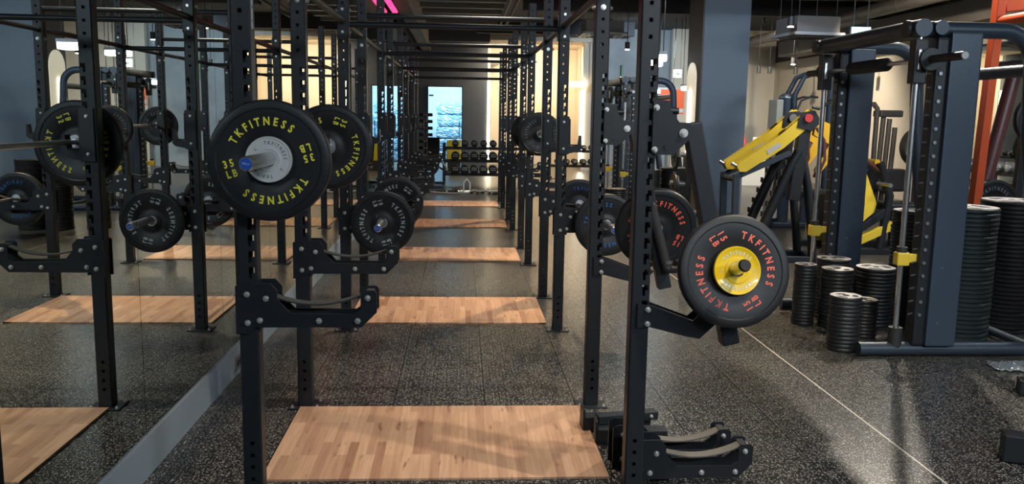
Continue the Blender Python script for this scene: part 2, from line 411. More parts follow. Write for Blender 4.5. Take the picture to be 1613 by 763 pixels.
def barbell(loc, label, clips=()):
    """olympic bar along Y centred at loc"""
    o = root('barbell', loc, label, 'barbell', 'barbells resting in the power racks')
    MB().tube([(0, -0.655, 0), (0, 0.655, 0)], 0.014, 'brushed', 16).build('shaft', o)
    for s in (-1, 1):
        mb = MB(); mb.tube([(0, s*0.652, 0), (0, s*0.67, 0)], 0.036, 'brushed', 28)
        mb.tube([(0, s*0.67, 0), (0, s*1.083, 0)], 0.0252, 'brushed', 28); mb.tube([(0, s*1.083, 0), (0, s*1.09, 0)], 0.0252, 'brushed', 28, rs=[0.0252, 0.0225])
        sl = mb.build('sleeve', o)
        cp = MB().tube([(0, s*1.088, 0), (0, s*1.0925, 0)], 0.0195, 'blue_cap', 28)
        if s < 0: flat_text(cp, 'TKFIT', (0, -1.0932, 0.0), 0.0085, -12, 'white_text')
        cp.build('end_cap', sl)
    return o
def spring_clip(loc, label, rot=0):
    mb = MB(); pts = []
    for i in range(73):
        a = 2*PI*i/24; pts.append((0.029*math.cos(a), -0.012+0.024*i/72, 0.029*math.sin(a)))
    mb.tube(pts, 0.0032, 'chrome', 8)
    mb.tube([pts[0], (0.07, -0.012, 0.03), (0.10, -0.014, 0.036)], 0.0032, 'chrome', 8); mb.tube([pts[-1], (0.06, 0.014, -0.04), (0.09, 0.016, -0.06)], 0.0032, 'chrome', 8)
    mb.tube([(0.07, -0.012, 0.03), (0.108, -0.014, 0.037)], 0.007, 'blue_cap', 10); mb.tube([(0.06, 0.014, -0.04), (0.095, 0.016, -0.063)], 0.007, 'blue_cap', 10)
    o = mb.build('spring_clip', loc=loc, rot=(0, rot, 0)); tag(o, label, 'bar clip'); return o

# ================================================================== SETTING
def plane_box(name, c, d, m, bev=0): return struct(MB().box(c, d, m, bev=bev).build(name))
XM = -1.355
plane_box('floor', (4.5, 12, -0.05), (14, 36, 0.1), 'rubber_floor')
plane_box('ceiling', (4.0, 12, 4.15), (15, 36, 0.1), 'ceiling_black')
plane_box('wall_left', (XM-0.11, 12, 2.05), (0.2, 36, 4.1), 'wall_dark')
# back wall with the door opening: dark part
mb = MB()
mb.box((-1.20, 26.6, 2.05), (0.32, 0.2, 4.1), 'wall_dark'); mb.box((0.42, 26.6, 2.05), (0.76, 0.2, 4.1), 'wall_dark'); mb.box((-0.5, 26.6, 3.27), (1.08, 0.2, 1.66), 'wall_dark')
struct(mb.build('wall_back'))
# cream room beyond the aisle on the right of the dark wall
mb = MB(); mb.box((2.25, 28.2, 2.05), (3.0, 0.2, 4.1), 'wall_cream'); struct(mb.build('wall_back_cream'))
mb = MB(); mb.box((3.82, 27.6, 2.05), (0.2, 1.2, 4.1), 'wall_cream'); mb.box((3.82, 26.2, 3.2), (0.2, 1.8, 1.8), 'wall_cream'); mb.box((3.72, 25.35, 2.05), (0.3, 0.15, 4.1), 'wall_cream'); struct(mb.build('wall_alcove'))
plane_box('ceiling_soffit', (2.3, 26.6, 3.85), (3.0, 3.2, 0.25), 'wall_cream')
plane_box('trim_1', (0.84, 27.4, 2.05), (0.08, 1.5, 4.1), 'wall_cream')
plane_box('trim_2', (2.5, 23.2, 3.92), (4.2, 0.25, 0.36), 'ceiling_black')
plane_box('wall_back_concrete', (5.0, 25.0, 2.05), (2.3, 0.2, 4.1), 'wall_concrete')
plane_box('wall_back_right', (8.6, 24.6, 2.05), (5.2, 0.2, 4.1), 'wall_cream')
plane_box('wall_right', (9.1, 13.6, 1.6), (0.2, 22, 3.2), 'wall_cream')
plane_box('wall_right_upper', (9.1, 13.6, 3.65), (0.2, 22, 0.9), 'ceiling_black')
plane_box('baseboard_left', (XM+0.006, 12, 0.0875), (0.02, 36, 0.175), 'skirt_grey')
plane_box('wall_front', (4.5, -5.6, 2.05), (14, 0.2, 4.1), 'wall_dark')
# square columns
def column(name, x0, x1, y0, y1, arch=True):
    mb = MB(); mb.box(((x0+x1)/2, (y0+y1)/2, 2.05), (x1-x0, y1-y0, 4.1), 'column_blue'); 
    mb.box((x0-0.012, (y0+y1)/2, 2.05), (0.02, y1-y0-0.02, 4.1), 'column_brown'); o = struct(mb.build(name)); return o
column('column', 3.99, 4.76, 14.2, 15.1)
# arched niche with a lamp strip in the brown side of the column
a = root('arched_niche_light', (3.956, 14.72, 0.9), 'arched cream niche light set in the brown side of the blue column', 'wall light')
pts = [(-0.28, 0.0), (0.28, 0.0), (0.28, 1.35)]+[(0.28*math.cos(rad(t)), 1.35+0.28*math.sin(rad(t))) for t in range(15, 180, 15)]+[(-0.28, 1.35)]
MB().prism(pts, -0.01, 0.01, 'glow_arch', X=Matrix.Rotation(PI/2, 4, 'Z')).build('niche_panel', a)
MB().box((-0.02, 0.02, 0.62), (0.03, 0.10, 1.1), 'glow_warm', bev=0.01).build('lamp_strip', a)
# ceiling structure: deck ribs, bulkhead, beams
mb = MB()
for k in range(14):
    y = 12.0+k*1.08; mb.prism([(-0.13, 4.1), (0.13, 4.1), (0.09, 3.93), (-0.09, 3.93)], -0.95, 0.95, 'deck', X=Matrix.Translation((-0.02, y, 0)) @ Matrix.Rotation(PI/2, 4, 'Z'))
mb.box((-0.02, 19, 4.08), (1.9, 15, 0.04), 'deck'); struct(mb.build('ceiling_deck'))
struct(MB().box((-1.07, 13.5, 3.8), (0.27, 26, 0.6), 'beam').build('ceiling_bulkhead'))
plane_box('ceiling_lintel', (-0.2, 25.0, 3.85), (2.0, 0.5, 0.4), 'wall_dark')
for i, (x0, x1, y, z, h, m) in enumerate([(1.2, 9, 11.5, 3.75, 0.3, 'beam'), (1.2, 9, 17.2, 3.8, 0.35, 'ceiling_black'), (1.2, 9, 6.5, 3.85, 0.3, 'ceiling_black')]):
    struct(MB().box(((x0+x1)/2, y, z), (x1-x0, 0.25, h), m).build('ceiling_beam'))
def neon(loc, ln):
    o = root('red_light_strip', loc, 'glowing red light strip running along the top of the mirror wall', 'light strip')
    MB().box((0, 0, 0), (0.10, ln, 0.03), 'glow_red', bev=0.01).build('diffuser', o); MB().box((0, 0, 0.025), (0.12, ln+0.02, 0.02), 'dark_plastic').build('channel', o)
neon((-1.25, 13.0, 3.46), 7.0)
# ceiling pipes and ducts
def pipe_thing(name, pts, r, m, label, cat, rings=0):
    mb = MB(); mb.tube(pts, r, m, 20)
    p0, p1 = Vector(pts[0]), Vector(pts[-1])
    for k in range(rings):
        p = p0.lerp(p1, (k+0.5)/rings); d = (p1-p0).normalized()*0.02; mb.tube([p-d, p+d], r*1.04, m, 20)
    o = mb.build(name); tag(o, label, cat); return o
pipe_thing('air_duct', [(1.9, 9.6, 3.45), (2.6, 9.4, 3.40), (3.0, 9.6, 3.5), (3.2, 9.8, 3.78)], 0.24, 'duct', 'brown wrapped air duct curving under the ceiling beside the column', 'duct', 6)
pipe_thing('air_duct', [(7.2, 10.6, 3.5), (7.2, 21.5, 3.5)], 0.12, 'duct', 'long slim brown duct running into the distance above the smith machine', 'duct', 8)
o = MB().box((8.3, 15.5, 3.35), (0.5, 12.5, 0.36), 'duct').build('air_duct'); tag(o, 'rectangular brown duct running along the top of the cream right wall', 'duct')
for x, nm in ((6.96, 'left'), (7.22, 'middle'), (7.85, 'right')):
    o = root('track_spotlight', (x, 20.0, 2.66), 'small black track spotlight before the cream wall, the '+nm+' of three', 'spotlight', 'track spotlights before the cream wall')
    MB().tube([(0, 0, 0), (0, 0, 0.16)], 0.05, 'dark_plastic', 14).build('housing', o); MB().tube([(0, 0, 0.16), (0, 0, 4.1-2.66)], 0.012, 'dark_plastic', 8).build('stem', o)
pipe_thing('ceiling_pipe', [(4.2, 11.2, 3.4), (7.0, 9.9, 3.4)], 0.06, 'beam', 'thin pale pipe slanting under the ceiling at the right', 'pipe', 5)
pipe_thing('ceiling_pipe', [(1.6, 15.8, 3.78), (8.9, 15.4, 3.78)], 0.05, 'duct', 'thin brown pipe crossing the ceiling behind the column', 'pipe', 6)
pipe_thing('ceiling_pipe', [(1.0, 5.0, 3.62), (1.0, 20.5, 3.62)], 0.03, 'beam', 'slim conduit running along the ceiling right of the racks', 'pipe', 8)
pipe_thing('ceiling_pipe', [(0.88, 5.0, 3.66), (0.88, 20.5, 3.66)], 0.022, 'duct', 'slimmer brown conduit beside the pale one along the racks', 'pipe', 8)
pipe_thing('ceiling_pipe', [(-1.0, 8.2, 3.5), (1.3, 8.2, 3.5)], 0.03, 'deck', 'short pipe crossing the ceiling above the second rack', 'pipe', 3)
# ceiling cassettes
def cassette(loc, sc, label, rz=0):
    o = root('ceiling_air_conditioner', loc, label, 'air conditioner', rot=(0, 0, rz))
    mb = MB(); mb.box((0, 0, 0.03), (0.95*sc, 0.95*sc, 0.05), 'white_plastic', bev=0.02); mb.build('panel', o)
    mb = MB(); mb.box((0, 0, 0.17), (0.8*sc, 0.8*sc, 0.24), 'beam'); mb.build('housing', o)
    mb = MB(); mb.box((0, 0, 0.0), (0.5*sc, 0.5*sc, 0.02), 'silver_steel')
    for k in range(9): mb.box((0, (k-4)*0.05*sc, -0.012), (0.48*sc, 0.01, 0.008), 'dark_plastic')
    mb.build('grille', o)
    for k in range(4):
        MB().box((0, 0.36*sc, 0.0), (0.62*sc, 0.06, 0.015), 'dark_plastic', bev=0.004).build('vane', o, rot=(0, 0, k*PI/2))
    for sx in (-1, 1):
        for sy in (-1, 1): MB().tube([(sx*0.35*sc, sy*0.35*sc, 0.28), (sx*0.35*sc, sy*0.35*sc, 1.2)], 0.006, 'silver_steel', 8).build('hanger_rod', o)
    return o
cassette((5.28, 13.1, 2.83), 0.86, 'white square ceiling air conditioner hanging beside the blue column', 0.1)
cassette((3.0, 18.6, 3.30), 1.0, 'white ceiling air conditioner beyond the first right hand rack post', 0)
cassette((-0.25, 7.0, 3.55), 0.8, 'white ceiling air conditioner over the left side of the aisle', 0)
# exit signs
def exit_sign(loc, label, m, sc=1):
    o = root('exit_sign', loc, label, 'exit sign')
    MB().box((0, 0, 0), (0.26*sc, 0.05, 0.24*sc), 'white_plastic', bev=0.01).build('case', o)
    mb = MB(); mb.box((0, -0.027, 0), (0.24*sc, 0.01, 0.22*sc), m); mb.build('lit_face', o)
    mb = MB(); mb.prism([(-0.07*sc, 0.005), (0.02*sc, 0.005), (0.02*sc, 0.035), (0.08*sc, -0.01), (0.02*sc, -0.055), (0.02*sc, -0.025), (-0.07*sc, -0.025)], -0.035, -0.033, 'green_paint'); mb.build('arrow', o)
    for s in (-1, 1): MB().tube([(s*0.09*sc, 0, 0.12*sc), (s*0.09*sc, 0, 4.1-loc[2])], 0.007, 'silver_steel', 8).build('hanger_rod', o)
exit_sign((5.6, 12.0, 2.76), 'glowing blue exit sign with arrow hanging above the smith machine', 'glow_exit', 1.12)
exit_sign((5.53, 22.0, 2.72), 'small pale exit sign glowing far beyond the lever arm bracket', 'glow_exit_pale', 0.85)
linear_later = [((3.60, 16.4, 2.60), 0.42, 'short white linear light hanging behind the nearest right post'), ((2.85, 12.8, 2.46), 0.36, 'short white linear light hanging before the distant smith machine')]
# linear lights
def linear(loc, ln, label, rz=0):
    o = root('linear_light', loc, label, 'ceiling light', rot=(0, 0, rz))
    MB().box((0, 0, 0), (ln, 0.22, 0.1), 'glow_white', bev=0.02).build('diffuser', o); MB().box((0, 0, 0.07), (ln*1.02, 0.24, 0.05), 'white_plastic').build('housing', o)
    for s in (-1, 1): MB().tube([(s*ln*0.4, 0, 0.09), (s*ln*0.4, 0, 4.1-loc[2])], 0.008, 'silver_steel', 8).build('hanger_rod', o)
for a_ in linear_later: linear(*a_)
linear((5.35, 22.6, 2.28), 0.6, 'bright white linear light seen just right of the near lever bracket')
linear((5.42, 20.6, 2.30), 0.22, 'bright white linear light beside the arched niche')
# spotlights in their housings
names = ['above the nearest wooden platform', 'above the second wooden platform', 'above the third wooden platform', 'above the fourth wooden platform', 'near the lever arms of the nearest rack',
 'over the walkway beside the second rack', 'over the near smith machine', 'over the yellow lever machine', 'over the far smith machine', 'beside the exit sign on the right', 'in front of the cream alcove', 'added to brighten the grey concrete wall', 'before the cream right wall', 'added to brighten the square blue column']
for (p, t, e, c, cone), nm in zip(LAMPS, names):
    o = root('ceiling_spotlight', p, 'small black ceiling spotlight '+nm, 'spotlight', 'ceiling spotlights')
    d = (Vector(t)-Vector(p)).normalized(); q = Vector((0, 0, 0))
    mb = MB(); mb.tube([q-d*0.16, q-d*0.02, q+d*0.02], 0.05, 'dark_plastic', 20, rs=[0.045, 0.05, 0.052], caps=False); mb.tube([q-d*0.165, q-d*0.158], 0.045, 'dark_plastic', 20); mb.build('housing', o)
    MB().tube([q-d*0.02, q-d*0.012], 0.046, 'glow_lamp', 20).build('lens', o)
    MB().tube([q-d*0.1, (0, 0, 4.1-p[2])], 0.012, 'dark_plastic', 10).build('stem', o)
    l = light('SPOT', 'spot_lamp', Vector(p)+d*0.03, t, e, c, 0.04, cone, 0.7)
# small visible downlights far away
for (x, y, z, nm) in [(4.75, 12.4, 2.92, 'hanging left of the white air conditioner'), (5.1, 18.2, 2.70, 'right of the column under the pale beam'), (7.0, 18.0, 2.75, 'second along the pale beam'), (7.9, 18.0, 2.8, 'third along the pale beam'),
                      (1.9, 16.0, 3.05, 'seen between the right hand rack posts'), (3.35, 17.5, 2.95, 'left of the blue column'), (1.55, 20.6, 3.12, 'small and distant above the cream alcove'), (3.95, 23.5, 2.8, 'just left of the brown column side')]:
    o = root('downlight', (x, y, z), 'tiny bright downlight '+nm, 'spotlight', 'distant downlights')
    MB().tube([(0, 0, 0), (0, 0, 0.14)], 0.05, 'dark_plastic', 14).build('housing', o)
    MB().tube([(0, 0, -0.012), (0, 0, 0.0)], 0.042, 'glow_lamp', 14).build('lens', o); MB().tube([(0, 0, 0.14), (0, 0, 4.1-z)], 0.008, 'dark_plastic', 8).build('stem', o)
# mirror panels on the left wall
o = root('wall_mirror', (XM, 12, 0.175), 'floor to ceiling wall mirror of tall panels along the left wall', 'mirror')
y = 3.61-1.23*7
while y < 26.4:
    y1 = min(y+1.23, 26.45); mb = MB(); mb.box((0.003, (y+y1)/2-12, 1.66), (0.006, y1-y-0.004, 3.32), 'mirror'); mb.build('mirror_panel', o); y += 1.23
MB().box((0.0005, 0.4, 1.66), (0.001, 29.5, 3.32), 'silver_steel').build('backing', o)
# socket on the baseboard
o = root('wall_socket', (XM+0.016, 5.08, 0.075), 'dark twin wall socket set in the pale baseboard', 'socket')
MB().box((0.004, 0, 0), (0.01, 0.13, 0.085), 'silver_steel', bev=0.003).build('face_plate', o)
for s in (-1, 1): MB().tube([(0.008, s*0.03, 0), (0.012, s*0.03, 0)], 0.022, 'dark_plastic', 16).build('outlet', o)
# ---- door and the bright store room behind it
d = root('door_1', (-0.5, 26.5, 0), 'glass door in the dark back wall with a bright room behind', 'door'); d['kind'] = 'structure'
mb = MB()
for s in (-1, 1): mb.box((s*0.525, 0, 1.22), (0.03, 0.12, 2.44), 'black_steel')
mb.box((0, 0, 2.43), (1.08, 0.12, 0.03), 'black_steel'); mb.build('door_frame', d)
mb = MB(); mb.box((0.0, 0.03, 1.2), (1.02, 0.01, 2.38), 'door_glass'); mb.build('glass', d)
MB().box((-0.42, 0.03, 2.16), (0.14, 0.04, 0.05), 'black_steel').build('hinge', d)
mb = MB(); mb.tube([(0.44, -0.03, 0.9), (0.44, -0.06, 0.93), (0.44, -0.06, 1.37), (0.44, -0.03, 1.4)], 0.012, 'black_steel', 8); mb.build('handle', d)
mb = MB(); mb.box((-0.5, 31.05, 1.6), (3.4, 0.1, 3.2), 'room_blue'); mb.box((-2.15, 28.9, 1.6), (0.1, 4.3, 3.2), 'room_blue'); mb.box((1.15, 29.9, 1.6), (0.1, 2.3, 3.2), 'room_blue'); mb.box((-0.5, 28.9, 3.25), (3.4, 4.3, 0.1), 'room_blue'); struct(mb.build('wall_store_room'))
light('AREA', 'store_room_lamp', (-0.5, 27.6, 3.15), (-0.5, 29.0, 0), 620, (0.70, 0.89, 1.0), 1.8)
light('AREA', 'store_room_lamp', (-0.5, 26.95, 2.3), (-0.5, 31, 1.6), 60, (0.62, 0.86, 1.0), 0.9)
# bundles in crinkled plastic
for i in range(5):
    bm = bmesh.new(); bmesh.ops.create_cube(bm, size=1); bmesh.ops.subdivide_edges(bm, edges=bm.edges[:], cuts=14, use_grid_fill=True)
    rr = random.Random(i)
    for v in bm.verts:
        p = v.co; k = (0.06 if abs(p.z) > 0.49 else 0.03)
        v.co = Vector((p.x*1.0*(1-0.12*(2*abs(p.z))**4), p.y*0.8*(1-0.12*(2*abs(p.z))**4), p.z*0.38)) + Vector((rr.uniform(-1, 1), rr.uniform(-1, 1), rr.uniform(-1, 1)))*0.016
    mb = MB(); bm.verts.index_update(); mb.add([v.co[:] for v in bm.verts], [[v.index for v in f.verts] for f in bm.faces], 'wrapped_grey'); bm.free()
    o = mb.build('wrapped_bundle', loc=(-0.32+0.04*(i % 2), 28.9, 0.2+0.395*i)); tag(o, 'grey bundle in crinkled plastic, '+['bottom', 'second from the bottom', 'middle', 'second from the top', 'top'][i]+' of the stack behind the glass door', 'bundle', 'wrapped bundles behind the glass door')
# lit alcove trims
def strip_light(loc, dims, label, m='glow_warm'):
    o = root('strip_light', loc, label, 'light strip'); MB().box((0, 0, 0), dims, m, bev=0.01).build('diffuser', o)
    MB().box((dims[0]*0.5+0.01 if dims[0] < 0.1 else 0, 0.06, 0), (max(dims[0]*0.6, 0.03), 0.05, dims[2]*1.01), 'silver_steel').build('channel', o)
strip_light((0.83, 26.48, 1.42), (0.07, 0.05, 2.4), 'tall warm light strip where the dark back wall ends')
strip_light((3.53, 25.25, 1.3), (0.10, 0.05, 2.1), 'tall warm light strip at the right edge of the cream alcove')
strip_light((3.38, 25.2, 2.52), (0.46, 0.1, 0.16), 'short bright light box above the tall alcove strip')
light('AREA', 'alcove_lamp', (2.2, 26.2, 3.65), (2.2, 27.8, 0.6), 240, (1.0, 0.80, 0.56), 2.2, sizey=1.2)
# right wall details
plane_box('trim_3', (5.08, 17.0, 1.2), (0.10, 0.5, 2.4), 'wall_cream')
strip_light((5.19, 17.0, 1.0), (0.09, 0.05, 2.0), 'tall pale glowing strip standing in for the lit doorway right of the blue column', 'glow_arch')  # glowing strip put in for the lit doorway beyond the column

# fill luminaires added behind the camera and over the floor to brighten front faces
def luminaire(loc, ln, power, color, label, tgt):
    o = root('linear_light', loc, label, 'ceiling light', 'added fill luminaires')
    MB().box((0, 0, 0.03), (ln, 0.16, 0.06), 'white_plastic', bev=0.01).build('housing', o); MB().box((0, 0, -0.006), (ln*0.97, 0.12, 0.01), 'glow_white').build('diffuser', o)
    for s in (-1, 1): MB().tube([(s*ln*0.4, 0, 0.05), (s*ln*0.4, 0, 4.1-loc[2])], 0.006, 'silver_steel', 8).build('hanger_rod', o)
    light('AREA', 'fill_lamp', (loc[0], loc[1], loc[2]-0.02), tgt, power, color, ln, sizey=0.25)
luminaire((1.6, -1.6, 3.55), 2.4, 120, (0.80, 0.90, 1.0), 'long white luminaire added unseen behind the camera for fill light', (1.8, 6, 0.6))
luminaire((5.2, -1.2, 3.55), 2.4, 190, (0.72, 0.86, 1.0), 'long white luminaire added unseen behind the camera on the right for fill light', (4.6, 8, 0.8))
luminaire((6.2, 6.4, 3.5), 1.6, 90, (0.80, 0.90, 1.0), 'long white luminaire added over the open floor at the right for fill light', (4.8, 12, 1.2))

# ================================================================== RACKS
YC = [3.921+2.807*k for k in range(5)]; S2 = 1.1445/2; XL, XR = -0.826, 0.7226
HP = 0.0375
def upright_mesh():
    mb = MB(); c = 0.006; H = 2.71
    slots = [0.76+0.0635*k for k in range(17)]; rounds = [0.105+0.05*k for k in range(4)]+[1.88+0.0635*k for k in range(13)]
    xs = [-HP+c, -0.010, 0.006, 0.010, 0.018, 0.030, HP-c*0.999]
    zs = {0, H}
    for z in slots: zs |= {z-0.022, z, z+0.022}
    for z in rounds: zs |= {z-0.010, z+0.010}
    zs = sorted(zs)
    for y in (-HP, HP):
        for i in range(len(xs)-1):
            for j in range(len(zs)-1):
                x0, x1, z0, z1 = xs[i], xs[i+1], zs[j], zs[j+1]; cx, cz = (x0+x1)/2, (z0+z1)/2
                hole = False
                for z in slots:
                    if (0.006 < cx < 0.030 and z < cz < z+0.022) or (0.006 < cx < 0.018 and z-0.022 < cz < z): hole = True
                for z in rounds:
                    if abs(cz-z) < 0.01 and -0.010 < cx < 0.010: hole = True
                if not hole: mb.add([(x0, y, z0), (x1, y, z0), (x1, y, z1), (x0, y, z1)], [(0, 1, 2, 3)], 'black_steel')
        for z in rounds:   # round hole rim inside its square cell
            sq = []; n = 16
            for k in range(n):
                a = 2*PI*(k+0.5)/n; s_ = 0.010/max(abs(math.cos(a)), abs(math.sin(a)))
                sq.append((s_*math.cos(a), y, z+s_*math.sin(a)))
            ci = [(0.0085*math.cos(2*PI*(k+0.5)/n), y, z+0.0085*math.sin(2*PI*(k+0.5)/n)) for k in range(n)]
            mb.add(sq+ci, [(k, (k+1) % n, (k+1) % n+n, k+n) for k in range(n)], 'black_steel')
    for s in (-1, 1):
        mb.add([(s*HP, -HP+c, 0), (s*HP, HP-c, 0), (s*HP, HP-c, H), (s*HP, -HP+c, H)], [(0, 1, 2, 3)], 'black_steel')
        for t in (-1, 1):
            mb.add([(s*HP, t*(HP-c), 0), (s*(HP-c), t*HP, 0), (s*(HP-c), t*HP, H), (s*HP, t*(HP-c), H)], [(0, 1, 2, 3)], 'black_steel')
    mb.box((0, 0, H+0.002), (0.075, 0.075, 0.004), 'dark_plastic')
    return mb
def arm_poly():
    return [(-0.045, 0.71), (-0.045, 0.90), (-0.02, 0.912), (0.04, 0.912), (0.09, 0.912), (0.115, 0.883), (0.115, 0.85), (0.165, 0.792), (0.41, 0.79), (0.437, 0.81), (0.437, 0.875), (0.45, 0.885), (0.49, 0.885), (0.50, 0.875), (0.50, 0.797), (0.44, 0.737), (0.03, 0.736), (0.0, 0.71)]
def spotter_arm(parent, loc, name='spotter_arm', dz=0.0, strapm='strap', rot=None):
    """strap safety arm reaching along +X; bolt holes on the post"""
    poly = [(x, z+dz) for x, z in arm_poly()]
    mb = MB(); mb.prism(poly, -0.052, -0.044, 'black_plate'); mb.prism(poly, 0.044, 0.052, 'black_plate')
    mb.box((0.10, 0, 0.76+dz), (0.07, 0.088, 0.02), 'black_plate'); mb.box((0.47, 0, 0.85+dz), (0.03, 0.088, 0.05), 'foam')
    mb.box((0.045, 0, 0.80+dz), (0.008, 0.088, 0.16), 'black_plate')
    a = mb.build(name, parent, loc, rot)
    st = MB(); n = 16; vs_ = []
    for i in range(n+1):
        t = i/n; x = 0.075+t*0.39; z = 0.865+0.01*t-0.045*4*t*(1-t)+dz
        for dy in (-0.028, 0.028):
            for h in (0, -0.006): vs_.append((x, dy, z+h))
    fs = []
    for i in range(n):
        b = i*4; fs += [(b, b+4, b+6, b+2), (b+1, b+3, b+7, b+5), (b, b+1, b+5, b+4), (b+2, b+6, b+7, b+3)]
    fs += [(0, 2, 3, 1), (n*4, n*4+1, n*4+3, n*4+2)]
    st.add(vs_, fs, strapm, True); st.build('strap', a)
    for (x, z, r) in [(0.0, 0.868, 0.011), (0.0, 0.755, 0.011), (0.072, 0.852, 0.011), (0.047, 0.765, 0.011), (0.275, 0.763, 0.011), (0.425, 0.763, 0.011), (0.465, 0.855, 0.011)]:
        MB().hexbolt((x, -0.052, z+dz), r).build('bolt', a)
    return a
def tilted_arm(parent, loc):
    """plain catcher arm that slopes down to an upturned hook"""
    poly = [(-0.012, 0.735), (-0.012, 0.835), (0.05, 0.825), (0.215, 0.765), (0.255, 0.80), (0.315, 0.757), (0.245, 0.69), (0.19, 0.70), (0.042, 0.738)]
    mb = MB(); mb.prism(poly, -0.048, -0.040, 'black_plate'); mb.prism(poly, 0.040, 0.048, 'black_plate')
    mb.prism([(0.045, 0.75), (0.045, 0.81), (0.19, 0.745), (0.25, 0.73), (0.22, 0.70), (0.17, 0.71)], -0.04, 0.04, 'black_plate')
    a = mb.build('catcher_arm', parent, loc)
    for (x, z) in [(0.03, 0.81), (0.03, 0.752)]: MB().hexbolt((x, -0.048, z), 0.011).build('bolt', a)
    for (x, z) in [(0.075, 0.79), (0.075, 0.75), (0.12, 0.757), (0.21, 0.725)]: MB().tube([(x, -0.0485, z), (x, -0.051, z)], 0.008, 'black_plate', 12).build('bolt', a)
    return a
def j_cup(parent, loc):
    mb = MB()
    for s in (-1, 1): mb.box((0.012, s*0.044, 1.44), (0.075, 0.008, 0.27), 'black_plate', bev=0.003)
    mb.box((0.044, 0, 1.44), (0.012, 0.08, 0.26), 'black_plate', bev=0.003)
    mb.prism([(0.05, 1.31), (0.05, 1.365), (0.075, 1.362), (0.118, 1.366), (0.13, 1.44), (0.142, 1.44), (0.145, 1.345), (0.125, 1.325)], -0.03, 0.03, 'black_plate')
    a = mb.build('j_cup', parent, loc)
    MB().prism([(0.0505, 1.366), (0.0505, 1.56), (0.060, 1.555), (0.062, 1.374), (0.116, 1.374), (0.118, 1.366)], -0.028, 0.028, 'foam').build('liner', a)
    for z in (1.345, 1.535): MB().hexbolt((0.01, -0.048, z), 0.008, 0.009).build('bolt', a)
    return a
rack = root('power_rack', (0, YC[0], 0), '', 'power rack', 'black power racks in a row along the mirror')
um = upright_mesh(); first = None
def bolts_on(o):
    for z in (2.13, 2.283): MB().hexbolt((0.0, -HP, z), 0.013, 0.014).build('bolt', o)
    for z in (2.13, 2.283):
        MB().hexbolt((HP, 0, z), 0.012, 0.013, (1, 0, 0)).build('bolt', o); MB().hexbolt((-HP, 0, z), 0.012, 0.013, (-1, 0, 0)).build('bolt', o)
ups = {}
for x in (XL, XR):
    for s in (-1, 1):
        if first is None:
            u = um.build('upright', rack, (x, s*S2, 0)); first = u
            md = u.modifiers.new('wall', 'SOLIDIFY'); md.thickness = 0.004; md.offset = -1
            bolts_on(u)
        else: u = copy_tree(first, rack); u.location = (x, s*S2, 0)
        ups[(x, s)] = u
for x in (XL, XR):
    for s in (-1, 1):
        mb = MB(); mb.box((0, 0, 0.004), (0.17, 0.15, 0.008), 'black_steel', bev=0.002); f = mb.build('foot_plate', rack, (x, s*S2, 0.0))
        for sx in (-1, 1):
            for sy in (-1, 1): MB().hexbolt((sx*0.066, sy*0.052, 0.008), 0.009, 0.01, (0, 0, 1)).build('bolt', f)
# pull up bars across (pipe plus flat crossmember) and side pipes
for s in (-1,):
    MB().tube([(XL+0.04, s*S2, 2.185), (XR-0.04, s*S2, 2.185)], 0.021, 'black_steel', 20).build('pull_up_bar', rack)
    for x, k in ((XL+0.0405, 1), (XR-0.0405, -1)): MB().box((x, s*S2, 2.206), (0.006, 0.075, 0.21), 'black_plate', bev=0.002).build('bracket', rack)
MB().tube([(XL+0.037, S2, 2.37), (XR-0.037, S2, 2.37)], 0.021, 'black_steel', 16).build('crossmember', rack)
for x in (XL, XR): MB().tube([(x, -S2+0.036, 2.206), (x, S2-0.036, 2.206)], 0.021, 'black_steel', 20).build('side_bar', rack)
for s in (-1, 1):
    j_cup(rack, (XL, s*S2, 0))
    spotter_arm(rack, (XL, s*S2, 0))
RL = ['nearest black power rack, with lever arms hung from its right posts', 'second black power rack from the camera, with blue lettered plates on its right',
      'third black power rack from the camera, with grey plates racked high on its right', 'fourth black power rack from the camera', 'farthest black power rack of the row']
jr = [j_cup(rack, (XR, s*S2, 0)) for s in (-1, 1)]; ar = [spotter_arm(rack, (XR, s*S2, 0)) for s in (-1, 1)]
for k in range(1, 5): dup(rack, (0, YC[k], 0), RL[k])
rack['label'] = RL[0]
def drop(o):
    for c in kids(o): drop(c)
    bpy.data.objects.remove(o)
for o in jr+ar: drop(o)
for s in (-1, 1): tilted_arm(rack, (XR, s*S2, 0))
# vertical number sticker strip on the first post
mb = MB(); mb.box((HP+0.001, -0.008, 2.06), (0.001, 0.026, 0.36), 'white_plastic')
for k in range(7): mb.box((HP+0.0018, -0.008, 1.91+0.05*k), (0.0006, 0.012, 0.006+0.006*(k % 2)), 'dark_plastic')
mb.build('number_strip', rack, (XL, -S2, 0))
